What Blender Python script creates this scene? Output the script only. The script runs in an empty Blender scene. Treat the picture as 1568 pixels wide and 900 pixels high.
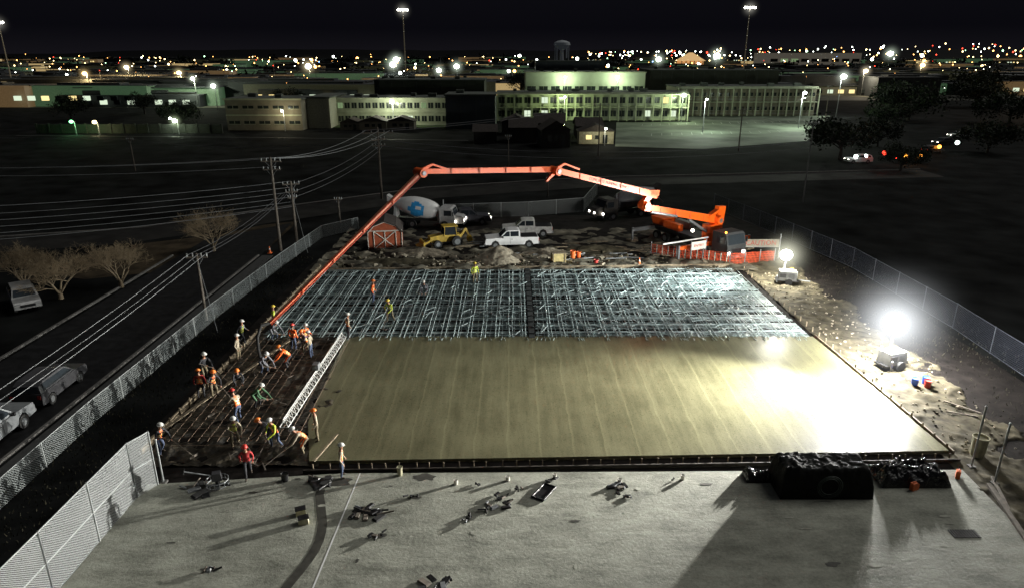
import bpy, math, random
from mathutils import Vector, Matrix, noise as mnoise
random.seed(7)
R=random.random
U=random.uniform
rad=math.radians
COL=bpy.context.scene.collection

# ------------------------------------------------------------------ materials
MC={}
def M(name,col,rough=.7,met=0.,var=.25,scale=3.,bump=0.,emit=None,es=0.,detail=4,sample=True,spec=.5):
    if name in MC: return MC[name]
    m=bpy.data.materials.new(name); m.use_nodes=True
    nt=m.node_tree; N=nt.nodes; L=nt.links
    b=N['Principled BSDF']
    b.inputs['Roughness'].default_value=rough; b.inputs['Metallic'].default_value=met; b.inputs['Specular IOR Level'].default_value=spec
    tc=N.new('ShaderNodeTexCoord'); nz=N.new('ShaderNodeTexNoise')
    nz.inputs['Scale'].default_value=scale; nz.inputs['Detail'].default_value=detail
    L.new(tc.outputs['Object'],nz.inputs['Vector'])
    cr=N.new('ShaderNodeValToRGB')
    cr.color_ramp.elements[0].position=.3; cr.color_ramp.elements[1].position=.7
    cr.color_ramp.elements[0].color=[max(0,c*(1-var)) for c in col]+[1]
    cr.color_ramp.elements[1].color=[min(1,c*(1+var)) for c in col]+[1]
    L.new(nz.outputs['Fac'],cr.inputs['Fac']); L.new(cr.outputs['Color'],b.inputs['Base Color'])
    if bump>0:
        bp=N.new('ShaderNodeBump'); bp.inputs['Strength'].default_value=bump; bp.inputs['Distance'].default_value=.1
        L.new(nz.outputs['Fac'],bp.inputs['Height']); L.new(bp.outputs['Normal'],b.inputs['Normal'])
    if emit:
        b.inputs['Emission Color'].default_value=list(emit)+[1]; b.inputs['Emission Strength'].default_value=es
    if not sample: m.cycles.emission_sampling='NONE'
    MC[name]=m
    return m

def concrete(name,cA,cB,rA,rB,streak=(.9,.06),bump=.15,lines=0,fine=9,big=.35,lo=1.2,hi=1.8):
    m=bpy.data.materials.new(name); m.use_nodes=True
    nt=m.node_tree; N=nt.nodes; L=nt.links; b=N['Principled BSDF']
    tc=N.new('ShaderNodeTexCoord')
    mp=N.new('ShaderNodeMapping'); mp.inputs['Scale'].default_value=(streak[0],streak[1],1)
    L.new(tc.outputs['Object'],mp.inputs['Vector'])
    n1=N.new('ShaderNodeTexNoise'); n1.inputs['Scale'].default_value=1.6; n1.inputs['Detail'].default_value=6; n1.inputs['Roughness'].default_value=.7
    L.new(mp.outputs['Vector'],n1.inputs['Vector'])
    n2=N.new('ShaderNodeTexNoise'); n2.inputs['Scale'].default_value=big; n2.inputs['Detail'].default_value=7; n2.inputs['Roughness'].default_value=.6
    L.new(tc.outputs['Object'],n2.inputs['Vector'])
    n3=N.new('ShaderNodeTexNoise'); n3.inputs['Scale'].default_value=fine; n3.inputs['Detail'].default_value=6; n3.inputs['Roughness'].default_value=.75
    L.new(tc.outputs['Object'],n3.inputs['Vector'])
    a=N.new('ShaderNodeMath'); a.operation='ADD'; L.new(n1.outputs['Fac'],a.inputs[0]); L.new(n2.outputs['Fac'],a.inputs[1])
    a2=N.new('ShaderNodeMath'); a2.operation='ADD'; L.new(a.outputs[0],a2.inputs[0]); L.new(n3.outputs['Fac'],a2.inputs[1])
    mr=N.new('ShaderNodeMapRange'); mr.inputs['From Min'].default_value=lo; mr.inputs['From Max'].default_value=hi
    L.new(a2.outputs[0],mr.inputs['Value'])
    mx=N.new('ShaderNodeMix'); mx.data_type='RGBA'; mx.inputs['A'].default_value=list(cA)+[1]; mx.inputs['B'].default_value=list(cB)+[1]
    L.new(mr.outputs['Result'],mx.inputs['Factor']); out=mx.outputs['Result']; hgt=a2.outputs[0]
    if lines:   # long screed passes: slightly wandering ridges that run the way the screed was pulled
        s=N.new('ShaderNodeSeparateXYZ'); L.new(tc.outputs['Object'],s.inputs[0])
        w=N.new('ShaderNodeMath'); w.operation='MULTIPLY_ADD'; L.new(n2.outputs['Fac'],w.inputs[0]); w.inputs[1].default_value=.5; L.new(s.outputs['X'],w.inputs[2])
        d=N.new('ShaderNodeMath'); d.operation='DIVIDE'; L.new(w.outputs[0],d.inputs[0]); d.inputs[1].default_value=lines
        f=N.new('ShaderNodeMath'); f.operation='FRACT'; L.new(d.outputs[0],f.inputs[0])
        g=N.new('ShaderNodeMapRange'); g.inputs['From Min'].default_value=0; g.inputs['From Max'].default_value=.09; g.inputs['To Min'].default_value=.55; g.inputs['To Max'].default_value=0
        L.new(f.outputs[0],g.inputs['Value'])
        br=N.new('ShaderNodeMath'); br.operation='MULTIPLY'; L.new(g.outputs[0],br.inputs[0]); L.new(n3.outputs['Fac'],br.inputs[1])
        m2=N.new('ShaderNodeMix'); m2.data_type='RGBA'; L.new(br.outputs[0],m2.inputs['Factor']); L.new(out,m2.inputs['A']); m2.inputs['B'].default_value=[c*1.9 for c in cB]+[1]
        out=m2.outputs['Result']
    L.new(out,b.inputs['Base Color'])
    mr2=N.new('ShaderNodeMapRange'); mr2.inputs['From Min'].default_value=.35; mr2.inputs['From Max'].default_value=.65
    mr2.inputs['To Min'].default_value=rA; mr2.inputs['To Max'].default_value=rB
    L.new(n3.outputs['Fac'],mr2.inputs['Value']); L.new(mr2.outputs['Result'],b.inputs['Roughness'])
    bp=N.new('ShaderNodeBump'); bp.inputs['Strength'].default_value=bump; bp.inputs['Distance'].default_value=.05
    L.new(hgt,bp.inputs['Height']); L.new(bp.outputs['Normal'],b.inputs['Normal'])
    return m

def emitm(name,col,s,sample=False):
    if name in MC: return MC[name]
    m=bpy.data.materials.new(name); m.use_nodes=True
    N=m.node_tree.nodes; N.clear(); o=N.new('ShaderNodeOutputMaterial'); e=N.new('ShaderNodeEmission')
    e.inputs['Color'].default_value=list(col)+[1]; e.inputs['Strength'].default_value=s
    m.node_tree.links.new(e.outputs[0],o.inputs[0])
    m.cycles.emission_sampling='AUTO' if sample else 'NONE'
    MC[name]=m; return m

def linkmat(name,col,pitch,wire):
    """woven wire: diamond pattern cut with transparency, follows the fence's own UVs (metres)"""
    m=bpy.data.materials.new(name); m.use_nodes=True
    nt=m.node_tree; N=nt.nodes; L=nt.links; b=N['Principled BSDF']
    b.inputs['Base Color'].default_value=list(col)+[1]; b.inputs['Metallic'].default_value=.2; b.inputs['Roughness'].default_value=.5
    uv=N.new('ShaderNodeUVMap'); sp=N.new('ShaderNodeSeparateXYZ'); L.new(uv.outputs[0],sp.inputs[0])
    res=[]
    for op in ('ADD','SUBTRACT'):
        a=N.new('ShaderNodeMath'); a.operation=op; L.new(sp.outputs['X'],a.inputs[0]); L.new(sp.outputs['Y'],a.inputs[1])
        d=N.new('ShaderNodeMath'); d.operation='DIVIDE'; L.new(a.outputs[0],d.inputs[0]); d.inputs[1].default_value=pitch
        f=N.new('ShaderNodeMath'); f.operation='FRACT'; L.new(d.outputs[0],f.inputs[0])
        l=N.new('ShaderNodeMath'); l.operation='LESS_THAN'; L.new(f.outputs[0],l.inputs[0]); l.inputs[1].default_value=wire
        res.append(l)
    mx=N.new('ShaderNodeMath'); mx.operation='MAXIMUM'; L.new(res[0].outputs[0],mx.inputs[0]); L.new(res[1].outputs[0],mx.inputs[1])
    L.new(mx.outputs[0],b.inputs['Alpha'])
    return m

# ------------------------------------------------------------------ mesh builder
class MB:
    def __init__(s): s.v=[];s.f=[];s.mi=[];s.mats=[];s.uv={};s.T=Matrix.Identity(4);s.sm=[]
    def mat(s,m):
        if m not in s.mats: s.mats.append(m)
        return s.mats.index(m)
    def add(s,vs,fs,m,smooth=False):
        k=len(s.v); s.v+=[tuple(s.T@Vector(v)) for v in vs]; i=s.mat(m)
        for f in fs: s.f.append([k+j for j in f]); s.mi.append(i); s.sm.append(smooth)
    def box(s,c,d,m,rz=0,rx=0,ry=0,top=1.,topy=None):
        if topy is None: topy=top
        x,y,z=d[0]/2,d[1]/2,d[2]/2
        vs=[(-x,-y,-z),(x,-y,-z),(x,y,-z),(-x,y,-z),(-x*top,-y*topy,z),(x*top,-y*topy,z),(x*top,y*topy,z),(-x*top,y*topy,z)]
        R_=Matrix.Translation(c)@Matrix.Rotation(rz,4,'Z')@Matrix.Rotation(ry,4,'Y')@Matrix.Rotation(rx,4,'X')
        s.add([R_@Vector(v) for v in vs],[(3,2,1,0),(4,5,6,7),(0,1,5,4),(1,2,6,5),(2,3,7,6),(3,0,4,7)],m)
    def prism(s,pr,y0,y1,m,inset=0.):
        n=len(pr)
        vs=[(x,y0,z) for x,z in pr]+[(x,y1,z) for x,z in pr]
        fs=[tuple(range(n)),tuple(range(2*n-1,n-1,-1))]+[(i,n+i,n+(i+1)%n,(i+1)%n) for i in range(n)]
        s.add(vs,fs,m)
    def cyl(s,a,b,r1,m,r2=None,n=8,caps=True,smooth=True):
        a=Vector(a);b=Vector(b); r2=r1 if r2 is None else r2
        d=(b-a); 
        if d.length<1e-6: return
        d.normalize(); q=d.orthogonal().normalized(); w=d.cross(q)
        vs=[]
        for (p,r) in ((a,r1),(b,r2)):
            for i in range(n):
                t=2*math.pi*i/n; vs.append(p+q*math.cos(t)*r+w*math.sin(t)*r)
        s.add(vs,[(i,(i+1)%n,n+(i+1)%n,n+i) for i in range(n)],m,smooth)
        if caps: s.add(vs,[tuple(range(n-1,-1,-1)),tuple(range(n,2*n))],m)
    def rev(s,a,b,prof,mf,n=20):
        a=Vector(a);b=Vector(b);d=(b-a).normalized();q=d.orthogonal().normalized();w=d.cross(q);Ln=(b-a).length
        rings=[[a+d*t*Ln+(q*math.cos(2*math.pi*i/n)+w*math.sin(2*math.pi*i/n))*r for i in range(n)] for t,r in prof]
        for j in range(len(rings)-1):
            for i in range(n):
                vs=[rings[j][i],rings[j][(i+1)%n],rings[j+1][(i+1)%n],rings[j+1][i]]
                c=sum(vs,Vector())/4
                s.add(vs,[(0,1,2,3)],mf(c) if callable(mf) else mf,True)
    def ball(s,c,r,m,sc=(1,1,1),nu=10,nv=6,half=False):
        vs=[];fs=[]
        for j in range(nv+1):
            ph=(math.pi/2 if half else math.pi)*j/nv
            for i in range(nu):
                t=2*math.pi*i/nu
                vs.append((c[0]+r*sc[0]*math.sin(ph)*math.cos(t),c[1]+r*sc[1]*math.sin(ph)*math.sin(t),c[2]+r*sc[2]*math.cos(ph)))
        for j in range(nv):
            for i in range(nu): fs.append((j*nu+i,(j+1)*nu+i,(j+1)*nu+(i+1)%nu,j*nu+(i+1)%nu))
        s.add(vs,fs,m,True)
    def obj(s,name,loc=(0,0,0),rz=0,parent=None,bevel=0):
        me=bpy.data.meshes.new(name); me.from_pydata(s.v,[],s.f)
        for m in s.mats: me.materials.append(m)
        me.polygons.foreach_set('material_index',s.mi); me.polygons.foreach_set('use_smooth',s.sm)
        me.update()
        o=bpy.data.objects.new(name,me); COL.objects.link(o); o.location=loc; o.rotation_euler=(0,0,rz)
        if parent: o.parent=parent
        if bevel:
            b=o.modifiers.new('b','BEVEL'); b.width=bevel; b.segments=2; b.limit_method='ANGLE'; b.angle_limit=rad(40)
        return o
def empty(name,loc=(0,0,0),rz=0):
    o=bpy.data.objects.new(name,None); COL.objects.link(o); o.location=loc; o.rotation_euler=(0,0,rz); return o
def sheet(name,pts,z,m):
    me=bpy.data.meshes.new(name); me.from_pydata([(x,y,z) for x,y in pts],[],[tuple(range(len(pts)))]); me.materials.append(m)
    o=bpy.data.objects.new(name,me); COL.objects.link(o); return o
def grid(name,x0,x1,y0,y1,nx,ny,zf,m,inside=None):
    vs=[];fs=[]
    for j in range(ny+1):
        for i in range(nx+1):
            x=x0+(x1-x0)*i/nx;y=y0+(y1-y0)*j/ny; vs.append((x,y,zf(x,y)))
    for j in range(ny):
        for i in range(nx):
            k=j*(nx+1)+i
            if inside and not inside(x0+(x1-x0)*(i+.5)/nx,y0+(y1-y0)*(j+.5)/ny): continue
            fs.append((k,k+1,k+nx+2,k+nx+1))
    me=bpy.data.meshes.new(name); me.from_pydata(vs,[],fs); me.materials.append(m)
    me.polygons.foreach_set('use_smooth',[True]*len(fs))
    o=bpy.data.objects.new(name,me); COL.objects.link(o); return o

# ------------------------------------------------------------------ palette
grass=M('night_grass',(.009,.0095,.0095),.95,var=.8,scale=.22,bump=.3,detail=11,spec=.03)
asphalt=M('asphalt',(.014,.014,.015),.8,var=.4,scale=1.5,bump=.1,spec=.1)
kerbm=M('kerb_concrete',(.10,.095,.09),.8)
dirt=M('dirt',(.06,.052,.034),.95,var=.65,scale=1.3,bump=.8,detail=10,spec=.15)
dirtd=M('dark_dirt',(.012,.010,.009),.9,var=.6,scale=1.0,bump=.6,detail=10,spec=.1)
dirtl=M('pale_dirt',(.24,.21,.16),.95,var=.5,scale=2.5,bump=.8,detail=10,spec=.2)
mud=M('mud',(.032,.026,.017),.5,var=.8,scale=2.2,bump=1.,detail=8)
wood=M('form_wood',(.19,.15,.10),.8,var=.4,scale=4)
woodp=M('pole_wood',(.13,.11,.09),.85,var=.3,scale=5)
white=M('white_paint',(.75,.75,.75),.35,var=.06)
blackp=M('black_plastic',(.012,.012,.013),.35,var=.3,scale=6,bump=.3)
rubber=M('rubber',(.02,.02,.02),.8)
glass=M('dark_glass',(.02,.025,.03),.08,var=.1)
steel=M('steel',(.25,.26,.27),.45,.6,var=.2,scale=8)
galv=M('galvanised',(.34,.36,.36),.45,.3,var=.15)
rebarM=M('rebar',(.38,.46,.46),.45,.15,var=.4,scale=1.2)
orange=M('boom_orange',(.85,.115,.008),.4,var=.1)
boomw=M('boom_pale',(.70,.27,.14),.4,var=.1)
yellowm=M('machine_yellow',(.42,.28,.03),.5,var=.3)
redbarn=M('barn_red',(.33,.075,.03),.6,var=.2)
roofm=M('roof_shingle',(.05,.043,.04),.8,var=.3,spec=.1)
trim=M('white_trim',(.6,.58,.52),.6,var=.05)
ofence=M('orange_mesh',(.55,.07,.02),.6,var=.2)
bluem=M('blue_plastic',(.03,.1,.5),.5)
redm=M('red_plastic',(.45,.04,.03),.5)
oran=M('orange_plastic',(.8,.16,.03),.5)
tan=M('tan_plastic',(.38,.36,.24),.6)
headl=emitm('headlight',(1,.93,.8),14)
taill=emitm('taillight',(1,.04,.02),7)
amber=emitm('amber_light',(1,.35,.04),9)
whitelamp=emitm('white_lamp',(.85,1,.93),9)

# ------------------------------------------------------------------ ground & roads
S=9000
sheet('ground',[(-S,-300),(S,-300),(S,S),(-S,S)],0,grass)
sheet('site_dirt',[(-19.2,14),(31,14),(31.5,62),(27.5,84),(-17,84),(-19.2,62)],.012,dirtd)
def lump(x,y,s,a): return a*mnoise.fractal(Vector((x*s,y*s,3.1)),1.,2.,5)
grid('dirt_margin',21.4,28.5,22,66,60,300,lambda x,y:.05+max(0,lump(x,y,.9,.2))-(.2 if x>26.6+lump(x,y,.3,1.6)-max(0,(34-y)*.25) else 0),dirt)
grid('graded_earth',-18.5,22.5,60.4,77,220,120,lambda x,y:.03+max(-.06,lump(x,y,.55,.35)+ (0.18 if y<64 else 0)),M('graded_earth_soil',(.12,.11,.085),.95,var=.85,scale=.7,bump=.9,detail=12,spec=.15))
sheet('side_road',[(-33.5,5),(-25.2,5),(-24.9,66),(-26,80),(-33,72)],.02,asphalt)
mb=MB()
for x0 in (-25.1,-33.6): mb.box((x0,35,.07),(.18,62,.14),kerbm)
mb.box((-24.2,35,.03),(1.1,62,.06),M('footpath_concrete',(.035,.035,.035),.85))
mb.obj('road_kerb')
sheet('back_road',[(-90,55),(-41,70.5),(-24,83.5),(-10,95),(15,104),(70,112),(70,119),(13,111),(-13,102),(-28,90),(-43,77),(-92,62)],.02,M('back_asphalt',(.02,.019,.018),.8,var=.5,scale=.4,spec=.1))
mb=MB()
kp=[(-90,62.2),(-43,77.2),(-28,90.2),(-13,102.2),(13,111.2),(70,119.2)]
for a,b in zip(kp,kp[1:]):
    mb.cyl((a[0],a[1],.08),(b[0],b[1],.08),.14,kerbm,n=4)
mb.obj('back_road_kerb')
sheet('bare_soil',[(-42,60),(-38,58.5),(-33,60.5),(-27,60),(-25,68),(-25.5,81),(-29,79),(-33,74),(-42,69)],.010,M('bare_soil_m',(.045,.034,.022),.95,var=.7,scale=.5,detail=8,spec=.1))
sheet('footpath_field',[(-120,170),(-60,166),(-10,160),(-10,161.5),(-60,167.5),(-120,171.5)],.05,M('fp',(.03,.03,.028),spec=.1))
# thin grass tufts near the fences so the verge is not a clean sheet
mb=MB(); tuft=M('dry_grass_blades',(.03,.028,.018),.9,var=.5,spec=.1)
for i in range(5200):
    if R()<.6: x=U(-24,-19.4); y=U(20,66)
    else: x=U(26.5,34); y=U(24,75)
    h_=U(.06,.22); a_=U(0,3.14); dx,dy=.03*math.cos(a_),.03*math.sin(a_)
    mb.add([(x-dx,y-dy,0),(x+dx,y+dy,0),(x+U(-.08,.08),y+U(-.08,.08),h_)],[(0,1,2)],tuft)
mb.obj('grass_tufts')

# ------------------------------------------------------------------ slabs
wet=concrete('wet_concrete',(.088,.085,.047),(.165,.158,.092),.26,.42,(1.5,.13),.12,lines=1.65,fine=12,big=.3,lo=1.25,hi=1.75)
cured=concrete('cured_concrete',(.135,.138,.112),(.34,.345,.29),.7,.85,(.35,1.1),.5,fine=7,big=.5,lo=1.22,hi=1.75)
def slab(name,pts,z0,z1,m):
    n=len(pts); vs=[(x,y,z0) for x,y in pts]+[(x,y,z1) for x,y in pts]
    fs=[tuple(range(n,2*n))]+[(i,(i+1)%n,n+(i+1)%n,n+i) for i in range(n)]
    me=bpy.data.meshes.new(name); me.from_pydata(vs,[],fs); me.materials.append(m)
    o=bpy.data.objects.new(name,me); COL.objects.link(o); return o
edge=[(21.15-i*.4,45.0+.22*mnoise.noise(Vector((i*.7,2,0)))+.12*mnoise.noise(Vector((i*2.7,2,0)))) for i in range(81)]
slab('fresh_concrete_slab',[(-9.9,29.25),(21.9,30.2)]+edge+[(-11.6,44.5),(-11.3,38),(-11.0,33)],0,.2,wet)
slab('cured_concrete_slab',[(-16.7,5),(20.2,5),(21.6,28.6),(-8,28.3),(-16.9,27.4)],0,.14,cured)
mb=MB()
mb.box((6,28.95,.10),(32,.06,.22),M('dark_form',(.04,.032,.025),.8),rz=rad(1.7))
for i in range(46): 
    x=-9.5+i*.69+U(-.1,.1); mb.box((x,28.78+(x+9.5)*.03,.2),(.05,.05,.28),wood,rx=U(-.15,.15))
mb.box((21.75,37.7,.12),(.08,15.2,.24),wood,rz=rad(2.6))
for i in range(30): mb.box((21.95-.02*i,30.5+i*1.05,.22),(.07,.07,.4),wood)
mb.box((-18.15,46,.2),(.1,32,.35),wood,rz=rad(-1.2)); 
for i in range(28): mb.box((-18.35+.02*i,30.5+i*1.14,.3),(.06,.06,.6),wood,rx=U(-.15,.15))
mb.box((1.7,61.4,.2),(38,.1,.3),wood,rz=rad(2.2))
mb.box((-16.9,38,.28),(.2,14,.05),wood,rz=rad(-14))
mb.box((-9.35,30.3,.32),(.12,2.6,.06),wood,rz=rad(-12))
mb.obj('form_boards')
sheet('string_line',[(-7.25,28.3),(-7.19,28.3),(-7.48,18),(-7.55,18)],.146,white)
def stain(name,cx,cy,sx,sy,seed,m,z=.145):
    pts=[]
    for i in range(30):
        t=2*math.pi*i/30; r=1+.55*mnoise.noise(Vector((math.cos(t)*1.9,math.sin(t)*1.9,seed*3.3)))
        pts.append((cx+sx*r*math.cos(t),cy+sy*r*math.sin(t)))
    return sheet(name,pts,z,m)
stm=M('damp_and_shadow_concrete',(.05,.048,.04),.6,var=.4,scale=3); stl=M('laitance_splash',(.33,.33,.28),.8,var=.3,scale=4)
random.seed(21)
for i,(x,y,a,b) in enumerate([(-4.1,28,.55,.28),(-4.4,26.4,.35,.12),(-5.5,23.8,.3,.15),(-11.7,21.8,.35,.13),(-8.6,27.6,1.1,.3),(-14.2,27.1,.9,.25)]): stain('damp_stain',x,y,a,b,i,stm,.145+.0006*i)
for i in range(26): stain('concrete_splash',U(-14,20),U(20.5,28.2),U(.05,.28),U(.04,.14),i+30,stl if R()<.55 else stm,.150+.0004*i)
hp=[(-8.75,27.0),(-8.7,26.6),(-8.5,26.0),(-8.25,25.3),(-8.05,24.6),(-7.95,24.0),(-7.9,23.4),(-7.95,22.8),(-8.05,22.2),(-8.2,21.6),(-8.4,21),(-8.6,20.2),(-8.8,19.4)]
sheet('painted_shadow_strip',[(x-.2-.08*mnoise.noise(Vector((y*2,0,0))),y) for x,y in hp]+[(x+.2+.08*mnoise.noise(Vector((y*2,5,0))),y) for x,y in hp[::-1]],.1494,stm)  # shadow band on the slab, painted as a dark sheet

def inL(x,y): 
    xr=-9.6-(y-29)*.13
    return -18.1<x<xr+ (.2 if y<33 else .6)
grid('unlevelled_concrete',-18.1,-9,29,46,110,190,lambda x,y:.1+lump(x,y,1.1,.2),mud,inL)

# ------------------------------------------------------------------ rebar mat
def membrane():
    m=bpy.data.materials.new('vapour_membrane'); m.use_nodes=True
    nt=m.node_tree;N=nt.nodes;L=nt.links;b=N['Principled BSDF']
    tc=N.new('ShaderNodeTexCoord'); sx=N.new('ShaderNodeSeparateXYZ'); L.new(tc.outputs['Object'],sx.inputs[0])
    n=N.new('ShaderNodeTexNoise'); n.inputs['Scale'].default_value=2.3; n.inputs['Detail'].default_value=7; n.inputs['Roughness'].default_value=.7; n.inputs['Distortion'].default_value=1.2
    L.new(tc.outputs['Object'],n.inputs['Vector'])
    cr=N.new('ShaderNodeValToRGB'); e=cr.color_ramp.elements
    e[0].position=.46; e[0].color=(.010,.026,.028,1); e[1].position=.66; e[1].color=(.25,.34,.34,1)
    mr=N.new('ShaderNodeMapRange'); mr.inputs['From Min'].default_value=-4; mr.inputs['From Max'].default_value=16; mr.inputs['To Min'].default_value=-.07; mr.inputs['To Max'].default_value=.07  # tower light put into the colour: sheet gets brighter towards the right
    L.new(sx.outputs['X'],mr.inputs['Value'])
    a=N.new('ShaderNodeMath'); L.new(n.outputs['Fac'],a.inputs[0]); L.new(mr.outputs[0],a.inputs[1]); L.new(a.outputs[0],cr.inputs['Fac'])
    L.new(cr.outputs[0],b.inputs['Base Color']); b.inputs['Roughness'].default_value=.35
    bp=N.new('ShaderNodeBump'); bp.inputs['Strength'].default_value=.9; bp.inputs['Distance'].default_value=.25
    L.new(n.outputs['Fac'],bp.inputs['Height']); L.new(bp.outputs['Normal'],b.inputs['Normal'])
    return m
random.seed(7)
def inR(x,y): return (-17.7+.02*(y-45))<x and x<21.1-.04*(y-45) and y<60.2+.035*(x+17) and not(1.15<x<1.65) and not (x<-11.5 and y<45.5)
grid('vapour_membrane',-17.7,21.1,44.6,61.6,130,60,lambda x,y:.05+lump(x,y,.8,.06)+(-.1 if (y-44.6)%1.75<.45 else 0),membrane(),inR)
mb=MB()
def bar(x0,y0,x1,y1,z,r):
    n=5; pr=None
    for i in range(n+1):
        t=i/n; p=(x0+(x1-x0)*t+U(-.06,.06),y0+(y1-y0)*t+U(-.06,.06),z+U(-.03,.03))
        if pr: mb.cyl(pr,p,r,rebarM,n=4,caps=False)
        pr=p
x=-17.4
while x<20.8:
    if not 1.1<x<1.7:
        ys=44.7 if x>-11.5 else 44.7+(-11.5-x)*.1
        bar(x,ys,x-.0,60.1+.035*(x+17),.2,.017)
    x+=.42+U(-.05,.05)
x=-17
while x<20.6:
    if not .9<x<1.9:
        bar(x-.12,44.7,x-.12,60+.035*(x+17),.27,.030); bar(x+.12,44.7,x+.12,60+.035*(x+17),.27,.030)
    x+=.95+U(-.08,.08)
y=44.9
while y<60.6:
    bar(-17.5,y,1.1,y+.3,.22,.012); bar(1.7,y+.25,20.9-.04*(y-45),y+.6,.22,.012); y+=.6
y=45.3
while y<60.6:
    for d in (-.1,.1): bar(-17.5,y+d,1.1,y+d+.3,.27,.021); bar(1.7,y+d+.25,20.8-.04*(y-45),y+d+.6,.27,.021)
    y+=1.35
for i in range(420):
    x=U(2,20.3) if R()<.75 else U(-16.5,1);y=U(45,60); a=U(0,3.14); l=U(.3,1.3)
    mb.cyl((x,y,.25),(x+l*math.cos(a),y+l*math.sin(a),.33),.028,rebarM,n=4)
for i in range(60):
    x=U(-17,20.5); mb.cyl((x,44.7,.2),(x+U(-.1,.1),44.2,.25),.022,rebarM,n=4)
mb.obj('rebar_mat')
mb=MB(); mb.box((1.4,52.9,.12),(.42,16.4,.24),M('dark_bulkhead',(.02,.024,.024),.7),rz=0)
for i in range(14): mb.box((1.4+U(-.1,.1),45.4+i*1.15,.27),(.5,.06,.05),blackp,rz=U(-.2,.2))
mb.obj('bulkhead_strip')
mb=MB(); rr=M('rusty_rebar',(.13,.09,.06),.7)
for i in range(14):
    x=-17.6+i*.5; y0=31+max(0,0); mb.cyl((x,y0,.24),(x-.2,44.6,.24),.016,rr,n=4)
for i in range(17):
    y=30.5+i*.85; mb.cyl((-18,y,.26),(-11.6-(y<33)*-.6,y+.2,.26),.016,rr,n=4)
mb.obj('rebar_grid')

# ------------------------------------------------------------------ truss screed
mb=MB(); sc_w=M('screed_paint',(.5,.5,.48),.5)
a=Vector((-12.05,32.2,.35)); b=Vector((-11.75,44.4,.35)); n=26
for dx,dz in ((-.22,0),(.22,0),(0,.45)):
    mb.cyl(a+Vector((dx,0,dz)),b+Vector((dx,0,dz)),.032,sc_w,n=6)
for i in range(n):
    p=a.lerp(b,i/n); q=a.lerp(b,(i+.5)/n); r=a.lerp(b,(i+1)/n)
    for dx in (-.22,.22):
        mb.cyl(p+Vector((dx,0,0)),q+Vector((0,0,.45)),.02,sc_w,n=4); mb.cyl(q+Vector((0,0,.45)),r+Vector((dx,0,0)),.02,sc_w,n=4)
    mb.cyl(p+Vector((-.22,0,0)),p+Vector((.22,0,0)),.02,sc_w,n=4)
mb.box(a.lerp(b,.5)+Vector((0,0,.7)),(.35,.5,.35),steel)
mb.obj('truss_screed')

# ------------------------------------------------------------------ fences
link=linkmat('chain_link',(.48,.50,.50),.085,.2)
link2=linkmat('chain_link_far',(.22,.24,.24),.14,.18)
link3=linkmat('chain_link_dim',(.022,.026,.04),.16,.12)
def fence(name,pts,h,step,lm,pm,rails=(1,),pr=.035,z0=.05):
    P=[Vector((x,y,0)) for x,y in pts]
    e=empty(name); mb=MB()
    vs=[];fs=[];uvs=[];d=0
    for a,b in zip(P,P[1:]):
        Ln=(b-a).length; k=len(vs)
        vs+=[tuple(a+Vector((0,0,z0))),tuple(b+Vector((0,0,z0))),tuple(b+Vector((0,0,h))),tuple(a+Vector((0,0,h)))]
        fs.append((k,k+1,k+2,k+3)); uvs+=[(d,0),(d+Ln,0),(d+Ln,h),(d,h)]; d+=Ln
        m=max(1,int(Ln/step))
        for i in range(m+1):
            p=a.lerp(b,i/m); mb.cyl(p,p+Vector((0,0,h+.05)),pr,pm,n=6)
        for r in rails: mb.cyl(a+Vector((0,0,h*r)),b+Vector((0,0,h*r)),pr*.7,pm,n=5)
    mb.obj('posts_and_rails',parent=e)
    me=bpy.data.meshes.new('mesh'); me.from_pydata(vs,[],fs); me.materials.append(lm)
    ul=me.uv_layers.new(name='UVMap')
    for i,u in enumerate(uvs): ul.data[i].uv=u
    o=bpy.data.objects.new('wire_mesh',me); COL.objects.link(o); o.parent=e
    return e
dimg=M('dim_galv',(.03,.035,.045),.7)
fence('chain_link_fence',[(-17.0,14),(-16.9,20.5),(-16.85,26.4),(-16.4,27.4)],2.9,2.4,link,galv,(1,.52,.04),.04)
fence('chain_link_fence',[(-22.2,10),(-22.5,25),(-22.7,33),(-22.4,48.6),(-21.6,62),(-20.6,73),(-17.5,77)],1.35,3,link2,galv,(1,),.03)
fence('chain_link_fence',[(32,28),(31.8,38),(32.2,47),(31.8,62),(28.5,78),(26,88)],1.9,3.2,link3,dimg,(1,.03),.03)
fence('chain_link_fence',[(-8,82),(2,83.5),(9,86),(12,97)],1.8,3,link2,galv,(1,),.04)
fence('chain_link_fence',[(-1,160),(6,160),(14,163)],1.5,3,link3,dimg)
for (x,y,h) in ((22.3,29.0,3.3),(22.5,27.6,3.2),(-16.3,27.7,2.3)):
    mb=MB(); mb.cyl((0,0,0),(0,0,h),.045,galv); mb.ball((0,0,h),.06,galv); mb.box((0,0,.06),(.3,.3,.1),kerbm); mb.obj('steel_post',(x,y,0))
mb=MB()
A=Vector((13.8,66.3,0));B=Vector((20.6,62.9,0));C=Vector((25.2,63.9,0))
for a,b in ((A,B),(B,C)):
    L_=(b-a).length;m=int(L_/.14)
    for i in range(m): 
        p=a.lerp(b,i/m); mb.cyl(p+Vector((0,0,.1)),p+Vector((0,0,1.1+.06*math.sin(i*.5))),.028,ofence if i%4 or a is B else trim,n=4)
    for z in (.12,.4,.65,.9,1.1): mb.cyl(a+Vector((0,0,z)),b+Vector((0,0,z+U(-.06,.06))),.016,ofence,n=4)
    for i in range(4): p=a.lerp(b,i/3); mb.cyl(p,p+Vector((0,0,1.35)),.05,steel)
mb.obj('orange_safety_fence')
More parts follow.
